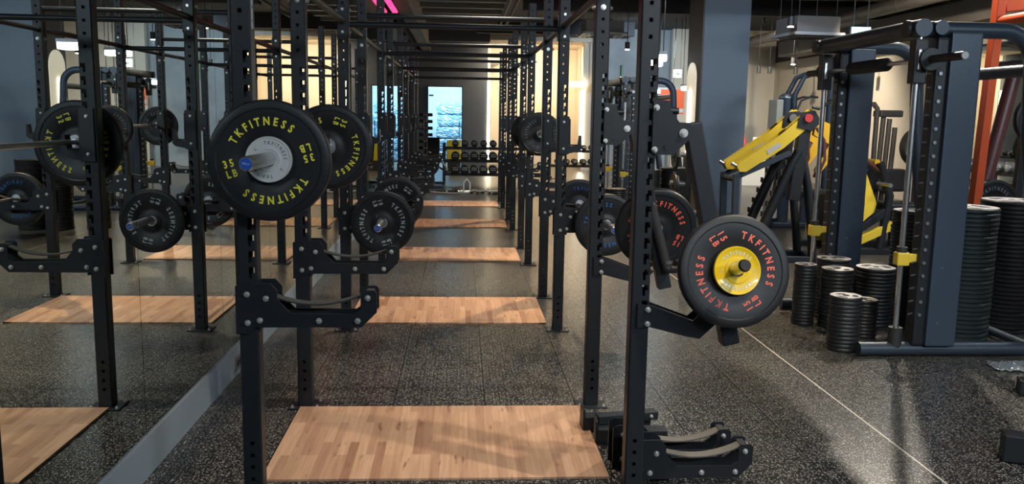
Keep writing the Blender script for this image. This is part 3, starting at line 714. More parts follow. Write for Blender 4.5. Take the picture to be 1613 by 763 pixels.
# bars that tie one rack to the next
for k in range(4):
    for x, nm in ((XL, 'mirror side'), (XR, 'open side')):
        y0, y1 = YC[k]+S2+HP, YC[k+1]-S2-HP
        o = root('connecting_bar', (x, (y0+y1)/2, 2.206), 'round black bar joining the '+['first and second', 'second and third', 'third and fourth', 'fourth and fifth'][k]+' racks high on the '+nm, 'bar', 'bars joining neighbouring racks')
        L = (y1-y0)/2-0.002; MB().tube([(0, -L, 0), (0, L, 0)], 0.021, 'black_steel', 20).build('pipe', o)
        for s in (-1, 1): MB().box((0, s*(L-0.003), 0), (0.07, 0.006, 0.2), 'black_plate', bev=0.002).build('end_plate', o)
for x, nm in ((XL, 'mirror side'), (XR, 'open side')):
    o = root('connecting_bar', (x, YC[0]-S2-HP-0.9, 2.206), 'round black bar running towards the camera from the nearest rack high on the '+nm, 'bar', 'bars joining neighbouring racks')
    MB().tube([(0, -0.9, 0), (0, 0.898, 0)], 0.021, 'black_steel', 20).build('pipe', o)
# lever (jammer) arms on the open side of the first rack
def lever_arm(side):
    """side -1: near arm, horn towards the camera; +1: far arm"""
    x0, y0 = XR, YC[0]+side*S2
    o = root('lever_attachment', (x0, y0, 0), 'black square steel lever arm hanging from the '+('near' if side < 0 else 'far')+' right post of the nearest rack', 'lever arm', 'lever arms on the nearest rack')
    poly = [(0.02, 1.44), (0.02, 1.635), (0.03, 1.642), (0.084, 1.64), (0.088, 1.60), (0.125, 1.556), (0.165, 1.556), (0.185, 1.53), (0.165, 1.49), (0.105, 1.43), (0.035, 1.43)]
    mb = MB(); mb.prism(poly, -0.050, -0.040, 'black_plate'); mb.prism(poly, 0.040, 0.050, 'black_plate'); mb.box((0.06, 0, 1.53), (0.02, 0.08, 0.16), 'black_plate')
    b = mb.build('bracket', o)
    for x, z in ((0.032, 1.612), (0.030, 1.450)): MB().hexbolt((x, -0.05, z), 0.011).build('bolt', b)
    MB().hexbolt((0.142, -0.05, 1.515), 0.016, 0.012).build('bolt', b)
    MB().tube([(0.075, -0.05, 1.46), (0.075, -0.054, 1.46)], 0.009, 'black_plate', 12).build('bolt', b)
    MB().tube([(0.05, 0.0, 1.60), (0.13, 0.0, 1.60)], 0.013, 'black_plate', 14).build('stop_pin', b)
    a0 = Vector((0.185, 0, 1.555)); a1 = Vector((0.385, 0, 0.66)); d = a1-a0; ang = math.atan2(d.x, -d.z)
    X = Matrix.Rotation(-ang, 4, 'Y')
    MB().box((a0+a1)/2, (0.07, 0.07, d.length), 'black_steel', X=X, bev=0.006).build('arm_tube', o)
    n = d.normalized(); c = a0+d*0.66+Vector((0.028, 0, 0))
    hn = MB().tube([c+Vector((0, side*0.03, 0)), c+Vector((0, side*0.05, 0.0)), c+Vector((0.01, side*0.22, 0.058))], 0.0245, 'brushed', 24).build('plate_horn', o)
    MB().tube([c+Vector((0.01, side*0.22, 0.058)), c+Vector((0.0105, side*0.232, 0.062))], 0.025, 'foam', 24, rs=[0.025, 0.021]).build('end_cap', hn)
    # grip handle on the inner side
    g0 = a0+d*0.50+Vector((0.0, -side*0.075, 0)); g1 = a0+d*0.87+Vector((0.022, -side*0.075, 0))
    g = MB().tube([g0+Vector((0.0, side*0.05, 0.01)), g0, g1], 0.0235, 'foam', 20).build('grip_handle', o)
    MB().tube([g1-Vector((0, 0, -0.045)), g1-Vector((0, 0, -0.03))], 0.0265, 'chrome', 20).build('ring', g)
    MB().ball(g1, 0.0255, 'rubber', 16).build('end_cap', g)
    return c+Vector((x0, y0, 0))
hn1 = lever_arm(-1); hn2 = lever_arm(1)

# ================================================================== BARS AND PLATES
T35 = 0.055
BX, BZ = -0.70, 1.402
barbell((BX, YC[0], BZ), 'chrome barbell with blue end caps racked high in the nearest rack beside the mirror')
bumper('35', 'yellow_text', (BX-0.008, YC[0]-0.67-T35/2, BZ-0.010), 12, 'black 35 pound plate with yellow lettering and a white plate at its centre')
change_plate((BX-0.004, YC[0]-0.67-T35-0.011, BZ-0.004), -38, 'small white plate with dark lettering on the nearest barbell sleeve', 'white_plate', 'grey_text')
bumper('35', 'yellow_text', (BX, YC[0]+0.67+T35/2, BZ-0.010), -115, 'black 35 pound plate with yellow lettering behind the nearest left rack post')
barbell((-0.548, YC[1], 0.818), 'barbell resting low on the strap arms of the second rack beside the mirror')
bumper('10', 'white_text', (-0.552, YC[1]-0.67-0.02, 0.808), -78, 'black 10 pound plate with pale lettering, nearer of the two low on the left', 0.04)
bumper('10', 'white_text', (-0.548, YC[1]+0.67+0.02, 0.808), -130, 'black 10 pound plate with pale lettering, farther of the two low on the left', 0.04)
barbell((1.04, YC[1], 0.818), 'barbell resting low on the right arms of the second rack')
bumper('', 'blue_text', (1.04, YC[1]-0.67-0.03, 0.808), 35, 'black plate with blue lettering and a wire clip, right of the first rack rear post', 0.06)
spring_clip((1.04, YC[1]-0.67-0.06-0.014, 0.818), 'wire spring clip with blue grips on the low right barbell', 0.3)
bumper('', 'blue_text', (1.04, YC[1]+0.67+0.03, 0.808), -30, 'black plate with blue lettering behind the second rack right post', 0.06)
barbell((0.815, YC[2], 1.402), 'barbell racked high on the right side of the third rack')
bumper('10', 'dim_text', (0.815, YC[2]-0.67-0.02, 1.39), 70, 'black plate with faint grey lettering racked high right, the nearer one', 0.04)
bumper('10', 'dim_text', (0.815, YC[2]+0.67+0.02, 1.39), 20, 'black plate racked high right, peeping out behind the nearer one', 0.04)
tl = rad(-12)
bumper('15', 'red_text', hn1+Vector((0.012, -0.085, 0.012)), -63, 'black 15 pound plate with red lettering and a yellow plate, on the near lever arm', 0.05, rot=(tl, 0, 0.05))
change_plate(hn1+Vector((0.014, -0.120, 0.020)), 0, 'small yellow plate hung over the red lettered plate', 'yellow_plate', 'pale_text', 0.096, 0.022, rot=(tl, 0, 0.05))
bumper('15', 'red_text', hn2+Vector((0.0, 0.09, 0.012)), -28, 'black 15 pound plate with red lettering on the far lever arm, behind the grip handle', 0.05, rot=(rad(12), 0, 0))

# ================================================================== PLATFORMS
pf = MB().box((0, 0, 0.006), (1.51, 0.93, 0.012), 'wood_block', bev=0.002).build('lifting_platform', loc=(-0.095, YC[0]+0.06, 0))
PLb = ['nearest pale wooden lifting platform in front of the mirror', 'second pale wooden platform from the camera', 'third pale wooden platform from the camera', 'fourth pale wooden platform from the camera', 'farthest pale wooden platform, a thin strip of wood']
tag(pf, PLb[0], 'platform', 'wooden lifting platforms')
for k in range(1, 5):
    c = pf.copy(); COL.objects.link(c); c.location = (-0.095, YC[k]+0.06, 0); c['label'] = PLb[k]

# spare attachments on the floor by the first right hand post
def loose_arm(loc, rz, label, tilt=0.0):
    o = root('safety_arm', loc, label, 'rack attachment', 'spare rack attachments on the floor', (tilt, 0, rz))
    spotter_arm(o, (0, 0, 0), 'arm_body', -0.71, 'strap_tan')
    return o
loose_arm((0.775, 3.50, 0), 0.03, 'front strap safety arm standing on the floor behind the near right post')
loose_arm((0.735, 3.68, 0), 0.03, 'rear strap safety arm on the floor behind the near right post')
def loose_tube(loc, rz, label, L=0.34):
    o = root('rack_tube', loc, label, 'rack attachment', 'spare rack attachments on the floor', (0, 0, rz))
    MB().box((0, 0, 0.04), (L, 0.078, 0.078), 'black_steel', bev=0.006).build('box_tube', o)
    mb = MB(); mb.box((-L/2-0.006, 0, 0.06), (0.012, 0.085, 0.12), 'black_plate', bev=0.003); mb.build('end_plate', o)
    MB().hexbolt((L/2-0.06, -0.039, 0.04), 0.010).build('bolt', o)
loose_tube((0.84, 3.93, 0), -0.06, 'black square tube attachment lying behind the strap arms')
loose_tube((0.80, 4.12, 0), 0.05, 'black square tube attachment lying farthest back, by the rear right post')
o = root('rack_tube', (0.83, 4.02, 0.081), 'black square tube attachment lying on top of the other two', 'rack attachment', 'spare rack attachments on the floor', (0, 0, 0.22))
MB().box((0, 0, 0.022), (0.32, 0.06, 0.044), 'black_steel', bev=0.006).build('box_tube', o); MB().hexbolt((0.12, -0.03, 0.022), 0.009).build('bolt', o)

# ================================================================== SMITH MACHINES
def smith(loc, label):
    o = root('smith_machine', loc, label, 'smith machine', 'smith machines'); D = 1.42
    for y in (0, D):
        MB().tube([(-0.25, y, 0.05), (1.32, y, 0.05)], 0.047, 'slate_steel', 24).build('base_tube', o)
        pts = [(-0.09, y, 2.165), (0.55, y, 2.165)]+arcpts((0.55, y, 1.945), 0.22, 90, 0, 10)[1:]+[(0.80, y, 1.5), (0.98, y, 0.4), (1.02, y, 0.05)]
        MB().tube(pts, 0.052, 'slate_steel', 24).build('arch_tube', o)
        mb = MB(); mb.box((0.275, y, 1.115), (0.205, 0.16, 2.06), 'slate_panel', bev=0.012); c = mb.build('column', o)
        mb = MB(); mb.box((0.135, y, 1.10), (0.085, 0.12, 2.03), 'black_steel', bev=0.02); mb.build('channel', c)
        for s in (0.25, 0.62): MB().tube([(0.24, y-0.081, s), (0.24, y-0.083, s)], 0.006, 'silver_steel', 10).build('bolt', c)
        for k in range(20):
            z = 0.30+0.088*k; mb = MB(); mb.tube([(0.094, y-0.02, z), (0.055, y-0.045, z)], 0.006, 'silver_steel', 8); mb.tube([(0.12, y-0.06, z), (0.12, y-0.072, z)], 0.012, 'silver_steel', 10); mb.build('catch_pin', c)
        MB().tube([(0, y, 0.06), (0, y, 2.16)], 0.0195, 'chrome', 20).build('guide_rod', o)
        MB().tube([(0, y, 0.06), (0, y, 0.20)], 0.045, 'dark_plastic', 20).build('rod_foot', o)
        mb = MB(); mb.box((0, y, 0.67), (0.085, 0.07, 0.09), 'yellow_paint', bev=0.01); mb.box((0.065, y-0.01, 0.675), (0.06, 0.03, 0.06), 'yellow_paint', bev=0.005); st = mb.build('safety_stop', o)
        MB().tube([(0, y, 0.715), (0, y, 0.75)], 0.034, 'dark_plastic', 18).build('buffer', st)
        cg = MB().box((0, y, 1.96), (0.085, 0.085, 0.28), 'dark_plastic', bev=0.008).build('carriage', o)
        MB().box((-0.02, y-0.05, 1.97), (0.02, 0.03, 0.13), 'brushed', bev=0.004).build('clamp', cg)
        MB().prism([(0.04, 2.02), (0.10, 2.11), (0.16, 2.05), (0.13, 1.98), (0.07, 1.93), (0.02, 1.95)], y+0.05, y+0.062, 'silver_steel').build('hook', cg)
        MB().tube([(0.0, y, 2.10), (0.0, y, 2.16)], 0.024, 'brushed', 16).build('rod_collar', o)
    MB().tube([(-0.03, -0.10, 2.165), (-0.03, D+0.06, 2.165)], 0.056, 'slate_steel', 24).build('top_tube', o)
    MB().tube([(0.10, -0.08, 2.17), (0.10, D+0.06, 2.17)], 0.045, 'slate_steel', 24).build('top_tube', o)
    for x in (-0.092, ): 
        for y in (0, D): MB().tube([(x-0.012, y, 2.165), (x+0.004, y, 2.165)], 0.056, 'dark_plastic', 24, rs=[0.05, 0.056]).build('tube_cap', o)
    MB().tube([(0.765, 0.03, 1.92), (0.765, D-0.03, 1.92)], 0.042, 'slate_steel', 20).build('rear_tube', o)
    MB().tube([(0.998, 0.03, 0.05), (0.998, D-0.03, 0.05)], 0.03, 'slate_steel', 20).build('rear_tube', o)
    bx, bz = 0.035, 1.97
    b = MB().tube([(bx, -0.45, bz), (bx, D+0.42, bz)], 0.015, 'brushed', 18).build('bar', o)
    for s, y0, y1 in ((0, -0.46, -0.10), (1, D+0.10, D+0.42)): MB().tube([(bx, y0, bz), (bx, y1, bz)], 0.0255, 'dark_plastic', 24).build('sleeve', b)
    MB().tube([(bx, -0.466, bz), (bx, -0.458, bz)], 0.022, 'white_plastic', 24).build('end_disc', b)
    for y in (-0.09, D+0.09): MB().tube([(bx, y-0.012, bz), (bx, y+0.012, bz)], 0.07, 'dark_plastic', 28).build('flange', b)
    MB().tube([(bx, 0.46, bz), (bx, 0.48, bz), (bx, 1.02, bz), (bx, 1.05, bz)], 0.047, 'foam', 24, rs=[0.03, 0.047, 0.047, 0.03]).build('bar_pad', b)
    return o
sm = smith((2.94, 5.45, 0), 'dark blue steel smith machine standing beside the stacked weight plates')
s2 = dup(sm, (2.60, 13.6, 0), 'distant smith machine seen between the first rack posts on the right')

# ================================================================== WEIGHT PLATE STACKS
def plate_mesh(R, t, top, body='iron'):
    mb = MB(); h = t; 
    prof = [(0.026, 0.001), (R*0.22, 0.0), (R*0.26, 0.003), (R*0.80, 0.003), (R*0.86, 0.0), (R*0.96, 0.0), (R, h*0.28), (R, h*0.72), (R*0.96, h), (R*0.86, h), (R*0.80, h-0.003), (R*0.26, h-0.003), (R*0.22, h), (0.026, h-0.001)]
    ms = [body]*len(prof)
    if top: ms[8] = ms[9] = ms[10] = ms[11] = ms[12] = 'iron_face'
    X = Matrix.Rotation(PI/2, 4, 'X')
    mb.lathe(prof, ms, 40, X=X, closed=True)
    for k in range(3):   # grip openings
        a0 = 120*k; p = []
        for i in range(9): a = rad(a0-32+8*i); p.append((R*0.74*math.cos(a), R*0.74*math.sin(a)))
        for i in range(9): a = rad(a0+32-8*i); p.append((R*0.42*math.cos(a), R*0.42*math.sin(a)))
        n = len(p); mb.add([(x, y, h-0.0022) for x, y in p], [tuple(range(n))], 'foam'); 
    return mb
PM = {}
ORD = ['', 'second', 'third', 'fourth', 'fifth', 'sixth', 'seventh', 'eighth', 'ninth', 'tenth', 'eleventh', 'twelfth', 'thirteenth', 'fourteenth', 'fifteenth', 'sixteenth', 'seventeenth', 'eighteenth', 'nineteenth', 'twentieth']
ORD += ['twenty-'+x for x in ('first', 'second', 'third', 'fourth', 'fifth', 'sixth', 'seventh', 'eighth', 'ninth')]+['thirtieth', 'thirty-first']
def stack(x, y, R, t, n, where, body='iron', top=True, z0=0.0):
    grp = 'plates in the '+where
    for i in range(n):
        key = (R, t, body, i == n-1 and top)
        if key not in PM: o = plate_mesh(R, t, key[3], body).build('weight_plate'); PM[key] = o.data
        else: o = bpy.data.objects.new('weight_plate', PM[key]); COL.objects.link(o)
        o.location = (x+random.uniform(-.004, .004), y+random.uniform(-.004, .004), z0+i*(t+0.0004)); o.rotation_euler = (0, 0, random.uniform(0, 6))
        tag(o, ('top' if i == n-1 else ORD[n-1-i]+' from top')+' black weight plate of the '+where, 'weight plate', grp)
stack(2.66, 5.62, 0.108, 0.027, 14, 'short front stack at the smith base')
stack(2.975, 5.98, 0.095, 0.025, 11, 'small stack behind the short front one')
stack(2.675, 6.36, 0.085, 0.026, 18, 'narrow leftmost stack')
stack(2.89, 6.28, 0.12, 0.028, 16, 'second stack from the left')
stack(3.23, 6.36, 0.150, 0.028, 16, 'wide stack between the smith columns', z0=0)
stack(3.00, 6.60, 0.135, 0.028, 17, 'wide stack behind the small ones')
stack(3.62, 6.55, 0.17, 0.03, 29, 'tall stack behind the near rod')
stack(3.68, 5.98, 0.222, 0.032, 30, 'tall greenish stack right of the column', 'iron_green')
stack(4.18, 6.22, 0.21, 0.032, 31, 'tall stack at the right edge')
stack(2.56, 11.5, 0.15, 0.03, 29, 'far left stack behind the lever arm', top=False)
stack(2.91, 11.5, 0.19, 0.03, 30, 'far right stack behind the lever arm', top=False)
stack(2.12, 11.6, 0.15, 0.03, 20, 'far short stack between the rack posts', top=False)

# ================================================================== YELLOW LEVER MACHINE
def limb(p0, p1, wy, h, m, o, name, bev=0.008, up=(0, 1, 0)):
    p0, p1 = Vector(p0), Vector(p1); d = p1-p0; z = d.normalized(); yv = Vector(up); yv = (yv-z*yv.dot(z)).normalized(); xv = yv.cross(z)
    X = Matrix((xv, yv, z)).transposed().to_4x4()
    return MB().box((p0+p1)/2, (h, wy, d.length), m, X=X, bev=bev).build(name, o)
LX, LY = 3.4, 9.4
o = root('lever_machine', (LX, LY, 0), 'yellow and black plate loaded lever machine right of the blue column', 'gym machine')
def P(x, y, z): return (x-LX, y-LY, z)
for y, dx in ((9.62, 0.0), (9.18, 0.0)):
    mb = MB(); s = 1 if y > 9.4 else -1
    pl = [(3.00, 1.06), (3.03, 1.01), (3.10, 1.01), (3.50, 1.27), (3.84, 1.57), (3.85, 1.66), (3.78, 1.70), (3.45, 1.41), (3.02, 1.11)]
    mb.prism([(a-LX, b) for a, b in pl], y-0.055-LY, y-0.045-LY, 'yellow_paint'); mb.prism([(a-LX, b) for a, b in pl], y+0.045-LY, y+0.055-LY, 'yellow_paint')
    mb.prism([(a-LX, b) for a, b in [(3.02, 1.035), (3.10, 1.03), (3.48, 1.28), (3.82, 1.58), (3.82, 1.60), (3.45, 1.32), (3.02, 1.07)]], y-0.046-LY, y+0.046-LY, 'yellow_paint')
    b = mb.build('lever_beam', o)
    MB().prism([(3.33-LX, 1.20), (3.47-LX, 1.285), (3.47-LX, 1.32), (3.44-LX, 1.33), (3.31-LX, 1.245)], y-0.058-LY, y-0.055-LY, 'white_plastic').build('badge', b)
    MB().tube([P(2.95, y, 1.10), P(3.02, y, 1.06), P(3.10, y, 1.03)], 0.02, 'silver_steel', 12).build('grip_peg', b)
    limb(P(3.03, y, 0.0), P(3.01, y, 0.98), 0.06, 0.07, 'slate_steel', o, 'front_post')
    limb(P(3.01, y, 0.95), P(3.60, y, 1.22), 0.05, 0.06, 'slate_steel', o, 'link_arm')
    t = MB().tube([P(3.70, y, 1.24), P(3.62, y, 1.10), P(3.20, y, 0.05)], 0.055, 'black_steel', 18).build('inclined_tube', o)
    for k in range(9):
        tm = MB()
        q = Vector(P(3.60, y, 1.10)).lerp(Vector(P(3.24, y, 0.18)), k/8)+Vector((-0.05, 0, 0.02)); tm.box(q, (0.02, 0.05, 0.06), 'dark_plastic', bev=0.005).build('catch_tooth', t)
    MB().tube([P(3.68, y, 1.25), P(3.74, y, 1.18), P(3.82, y, 0.85), P(3.90, y, 0.30), P(3.93, y, 0.03)], 0.047, 'black_steel', 18).build('rear_leg', o)
    limb(P(3.75, y, 1.60), P(3.66, y, 0.70), 0.09, 0.13, 'black_steel', o, 'upright_plate')
    MB().tube([P(3.86, y, 1.50), P(3.96, y, 1.36), P(3.98, y, 1.15), P(3.90, y, 0.95)], 0.035, 'maroon_steel', 14).build('curved_arm', o)
    MB().prism([(3.86-LX, 1.60), (4.22-LX, 1.46), (4.20-LX, 1.36), (3.95-LX, 1.02), (3.88-LX, 1.02), (4.02-LX, 1.32), (3.84-LX, 1.42)], y-0.03-LY, y+0.03-LY, 'amber_paint').build('side_plate', o)
    MB().prism([(3.66-LX, 1.66), (3.82-LX, 1.68), (3.90-LX, 1.56), (3.80-LX, 1.46), (3.64-LX, 1.50)], y-0.065-LY, y-0.055-LY, 'black_steel').build('pivot_bracket', o)
    p = MB().tube([P(3.75, y-0.085, 1.60), P(3.75, y-0.06, 1.60)], 0.045, 'silver_steel' if s > 0 else 'red_plastic', 20).build('pivot_cap', o)
    limb(P(2.95, y, 0.035), P(4.15, y, 0.035), 0.07, 0.07, 'slate_steel', o, 'base_rail', up=(0, 1, 0))
for x, z in ((3.01, 0.92), (3.66, 1.16), (3.95, 0.04), (3.2, 0.04), (4.1, 0.5)): MB().tube([P(x, 9.18, z), P(x, 9.62, z)], 0.03, 'black_steel', 14).build('cross_tube', o)
MB().tube([P(3.78, 9.10, 1.72), P(3.86, 9.1, 1.70), P(3.98, 9.05, 1.80), P(4.05, 9.0, 1.95)], 0.018, 'dark_plastic', 12).build('handle', o)
MB().box(P(4.12, 9.4, 0.55), (0.14, 0.42, 0.5), 'leather', bev=0.04).build('back_pad', o)
# second yellow machine
LX, LY = 4.8, 9.8
o = root('lever_machine', (LX, LY, 0), 'yellow bent arm lever machine seen between the smith machine columns', 'gym machine')
for y in (9.8, 10.5):
    mb = MB(); mb.prism([(4.57-LX, 1.16), (4.66-LX, 1.18), (4.90-LX, 0.62), (4.88-LX, 0.52), (4.60-LX, 0.26), (4.40-LX, 0.14), (4.40-LX, 0.28), (4.58-LX, 0.40), (4.76-LX, 0.60)], y-0.06-LY, y+0.06-LY, 'yellow_paint'); mb.build('bent_arm', o)
    MB().tube([P(4.50, y-0.12, 1.13), P(4.66, y-0.12, 0.97)], 0.03, 'silver_steel', 16).build('grip_roller', o)
    limb(P(4.45, y, 0.12), P(5.05, y, 0.52), 0.07, 0.09, 'black_steel', o, 'lower_link')
    limb(P(4.55, y, 0.08), P(5.15, y, 0.36), 0.08, 0.10, 'yellow_paint', o, 'foot_beam')
    limb(P(4.3, y, 0.035), P(5.6, y, 0.035), 0.08, 0.07, 'black_steel', o, 'base_rail')
    MB().tube([P(5.0, y, 0.07), P(5.08, y, 0.7), P(4.93, y, 1.10)], 0.05, 'black_steel', 16).build('rear_post', o)
    h = MB().tube([P(4.93, y, 0.85), P(4.93, y-0.30, 0.85)], 0.025, 'silver_steel', 16).build('plate_horn', o)
    MB().tube([P(4.62, y, 0.18), P(4.62, y-0.16, 0.18)], 0.06, 'foam', 18).build('foot_roller', o)
MB().tube([P(4.70, 9.8, 1.16), P(4.95, 9.8, 0.98)], 0.022, 'maroon_steel', 12).build('cross_tube', o)
MB().tube([P(4.9, 9.8, 1.10), P(4.9, 10.5, 1.10)], 0.035, 'amber_paint', 12).build('cross_tube', o)
MB().box(P(5.35, 10.15, 0.55), (0.45, 0.4, 0.1), 'leather', bev=0.03).build('seat', o); MB().box(P(5.35, 10.15, 0.28), (0.09, 0.09, 0.45), 'black_steel').build('seat_post', o)
bumper('', 'dim_text', (4.93, 10.30, 0.86), 10, 'black plate hanging on the yellow bent arm machine', 0.06)
# plate tree with plates facing the aisle
o = root('plate_tree', (2.36, 8.75, 0), 'black plate tree holding hexagonal plates behind the near lever arm', 'plate rack')
limb((0, 0, 0.0), (0, 0, 1.32), 0.06, 0.06, 'black_steel', o, 'post')
for y in (-0.24, 0.24): limb((-0.26, y, 0.03), (0.26, y, 0.03), 0.05, 0.05, 'black_steel', o, 'base_rail')
limb((0, -0.24, 0.03), (0, 0.24, 0.03), 0.05, 0.05, 'black_steel', o, 'base_rail', up=(1, 0, 0))
for z in (1.20, 0.90, 0.60):
    for s in (-1, 1): MB().tube([(s*0.03, 0, z), (s*0.19, 0, z+0.012)], 0.0245, 'silver_steel', 16).build('plate_horn', o)
def hexplate(loc, R, label, t=0.04):
    mb = MB(); X = Matrix.Rotation(-PI/2, 4, 'Z') ; mb.lathe([(0.026, -t/2+0.002), (R*0.4, -t/2), (R*0.45, -t/2+0.004), (R*0.85, -t/2+0.004), (R*0.9, -t/2), (R*0.97, -t/2), (R, -t/2+0.006), (R, t/2-0.006), (R*0.97, t/2), (R*0.4, t/2), (0.026, t/2-0.002)], 'iron', 8, X=X, closed=True)
    for k in range(2): mb.box((t/2*0.8+0.004, 0.0, (k*2-1)*R*0.62), (0.003, R*0.7, R*0.14), 'white_text')
    o = mb.build('weight_plate', loc=loc); tag(o, label, 'weight plate', 'plates on the plate tree')
hexplate((2.50, 8.75, 1.185), 0.13, 'upper black eight sided plate on the plate tree, facing right'); hexplate((2.50, 8.75, 0.885), 0.145, 'lower black eight sided plate with white marks on the plate tree, facing right')
hexplate((2.22, 8.75, 1.185), 0.13, 'upper black plate on the left side of the plate tree'); hexplate((2.22, 8.75, 0.885), 0.145, 'lower black plate on the left side of the plate tree')

# ---- lat machine with arched handles and tan tower
LX, LY = 4.9, 12.5
o = root('lat_machine', (LX, LY, 0), 'dark tower machine with twin arched handles behind the yellow levers', 'gym machine')
MB().box(P(4.64, 12.5, 1.0), (0.10, 0.36, 1.75), 'wall_cream', bev=0.02).build('side_cover', o)
MB().tube([P(4.80, 12.5, 0.05), P(4.80, 12.5, 1.9)], 0.12, 'slate_steel', 24).build('weight_tower', o)
MB().ball(P(4.80, 12.5, 1.9), 0.12, 'silver_steel', 20, (1, 1, 0.6)).build('tower_cap', o)
for y in (12.35, 12.65):
    MB().tube([P(4.86, y, 1.5), P(4.86, y, 1.95), P(4.98, y, 2.2), P(5.10, y, 2.25), P(5.45, y, 2.27)], 0.035, 'slate_steel', 16).build('arch_tube', o)
    MB().tube([P(4.86, y-0.1, 1.72), P(4.92, y-0.1, 1.86), P(5.06, y-0.1, 1.92), P(5.16, y-0.1, 1.91)], 0.016, 'dark_plastic', 12).build('handle', o)
MB().box(P(5.2, 12.5, 0.04), (1.2, 0.5, 0.08), 'slate_steel', bev=0.02).build('base', o)
MB().tube([P(5.45, 12.5, 0.07), P(5.45, 12.5, 2.27)], 0.05, 'slate_steel', 18).build('front_post', o)
MB().tube([P(5.45, 12.35, 2.27), P(5.45, 12.65, 2.27)], 0.035, 'slate_steel', 16).build('cross_tube', o)
MB().box(P(5.15, 12.5, 0.52), (0.36, 0.36, 0.09), 'leather', bev=0.03).build('seat', o); MB().box(P(5.15, 12.5, 0.27), (0.08, 0.08, 0.42), 'slate_steel').build('seat_post', o)
# ---- grey brown cable machine against the right
LX, LY = 7.05, 15.0
o = root('cable_machine', (LX, LY, 0), 'grey brown cable machine with rounded top frame before the cream wall', 'gym machine')
for y in (14.8, 15.2):
    MB().tube([P(6.84, y, 0.05), P(6.84, y, 1.84), P(6.86, y, 1.88), P(7.26, y, 1.88), P(7.32, y, 1.80), P(7.32, y, 0.05)], 0.045, 'bronze', 14).build('frame_tube', o)
MB().box(P(7.08, 15.0, 1.42), (0.40, 0.18, 0.62), 'dark_plastic', bev=0.02).build('weight_shroud', o)
MB().tube([P(6.95, 14.8, 1.15), P(7.02, 14.8, 1.08), P(7.12, 14.8, 1.15)], 0.02, 'dark_plastic', 10).build('handle', o)
MB().tube([P(7.10, 14.85, 1.15), P(7.10, 14.85, 0.1)], 0.03, 'bronze', 12).build('pulley_post', o)
MB().box(P(7.1, 15.0, 0.04), (0.8, 0.8, 0.08), 'dark_plastic', bev=0.02).build('base', o)
for k in range(3): MB().tube([P(7.45+0.11*k, 14.9, 0.03), P(7.5+0.11*k, 14.9, 1.78-0.15*k)], 0.045, 'bronze', 14).build('side_tube', o)
MB().box(P(7.6, 14.95, 1.72), (0.42, 0.3, 0.12), 'dark_plastic', bev=0.03).build('top_box', o)
MB().box(P(7.62, 14.75, 0.55), (0.5, 0.25, 0.4), 'leather', bev=0.05).build('pad', o)
LX, LY = 8.1, 14.4
o = root('exercise_bike', (LX, LY, 0), 'dark machine with round black and silver housing by the right wall', 'gym machine')
MB().tube([P(7.95, 14.25, 1.15), P(7.95, 14.45, 1.15)], 0.36, 'dark_plastic', 32).build('flywheel', o); MB().tube([P(7.95, 14.235, 1.15), P(7.95, 14.25, 1.15)], 0.18, 'silver_steel', 28).build('hub', o)
limb(P(7.95, 14.4, 0.05), P(7.95, 14.4, 1.15), 0.12, 0.14, 'dark_plastic', o, 'post'); MB().box(P(8.0, 14.4, 0.04), (0.9, 0.5, 0.08), 'dark_plastic', bev=0.02).build('base', o)
MB().ball(P(7.95, 14.3, 1.72), 0.14, 'silver_steel', 20, (1.2, 0.6, 0.8)).build('console', o); limb(P(7.95, 14.4, 1.15), P(7.95, 14.4, 1.70), 0.06, 0.07, 'silver_steel', o, 'mast')
# ---- orange frame at the right edge
LX, LY = 4.5, 7.1
o = root('orange_rack', (LX, LY, 0), 'orange steel machine frame at the right edge behind the plate stack', 'gym machine')
for y in (6.9, 5.15):
    limb(P(4.29, y, 0.0), P(4.37, y, 2.75), 0.09, 0.07, 'orange_paint', o, 'leaning_post')
    limb(P(4.30, y, 0.05), P(6.2, y, 0.05), 0.09, 0.1, 'orange_paint', o, 'base_rail')
    limb(P(4.40, y, 2.55), P(5.9, y, 2.75), 0.08, 0.16, 'orange_paint', o, 'top_beam')
    limb(P(5.9, y, 0.05), P(5.9, y, 2.75), 0.08, 0.1, 'orange_paint', o, 'rear_post')
MB().tube([P(4.90, 7.4, 2.12), P(4.70, 7.4, 1.0), P(4.62, 7.4, 0.45)], 0.06, 'maroon_steel', 20).build('lever_tube', o)
MB().tube([P(4.70, 7.4, 2.08), P(5.5, 7.35, 2.10)], 0.04, 'slate_steel', 20).build('cross_tube', o)
MB().tube([P(4.37, 6.9, 2.4), P(4.37, 5.15, 2.4)], 0.04, 'orange_paint', 16).build('cross_tube', o)
MB().tube([P(4.70, 6.9, 2.08), P(4.70, 7.5, 2.08)], 0.03, 'slate_steel', 14).build('cross_tube', o)
limb(P(5.05, 7.5, 0.08), P(5.12, 7.5, 2.0), 0.06, 0.07, 'black_steel', o, 'pin_post')
hm = MB().tube([P(4.72, 7.6, 0.85), P(4.72, 7.2, 0.85)], 0.026, 'silver_steel', 14).build('plate_horn', o)
bumper('', 'dim_text', (4.72, 7.28, 0.86), 0, 'black plate low on the orange frame, behind its leaning post', 0.06)
bumper('', 'dim_text', (5.12, 7.36, 1.62), 0, 'black plate held high at the right edge of the photo', 0.06)
MB().tube([P(5.12, 7.5, 1.62), P(5.12, 7.25, 1.62)], 0.026, 'silver_steel', 14).build('plate_horn', o)

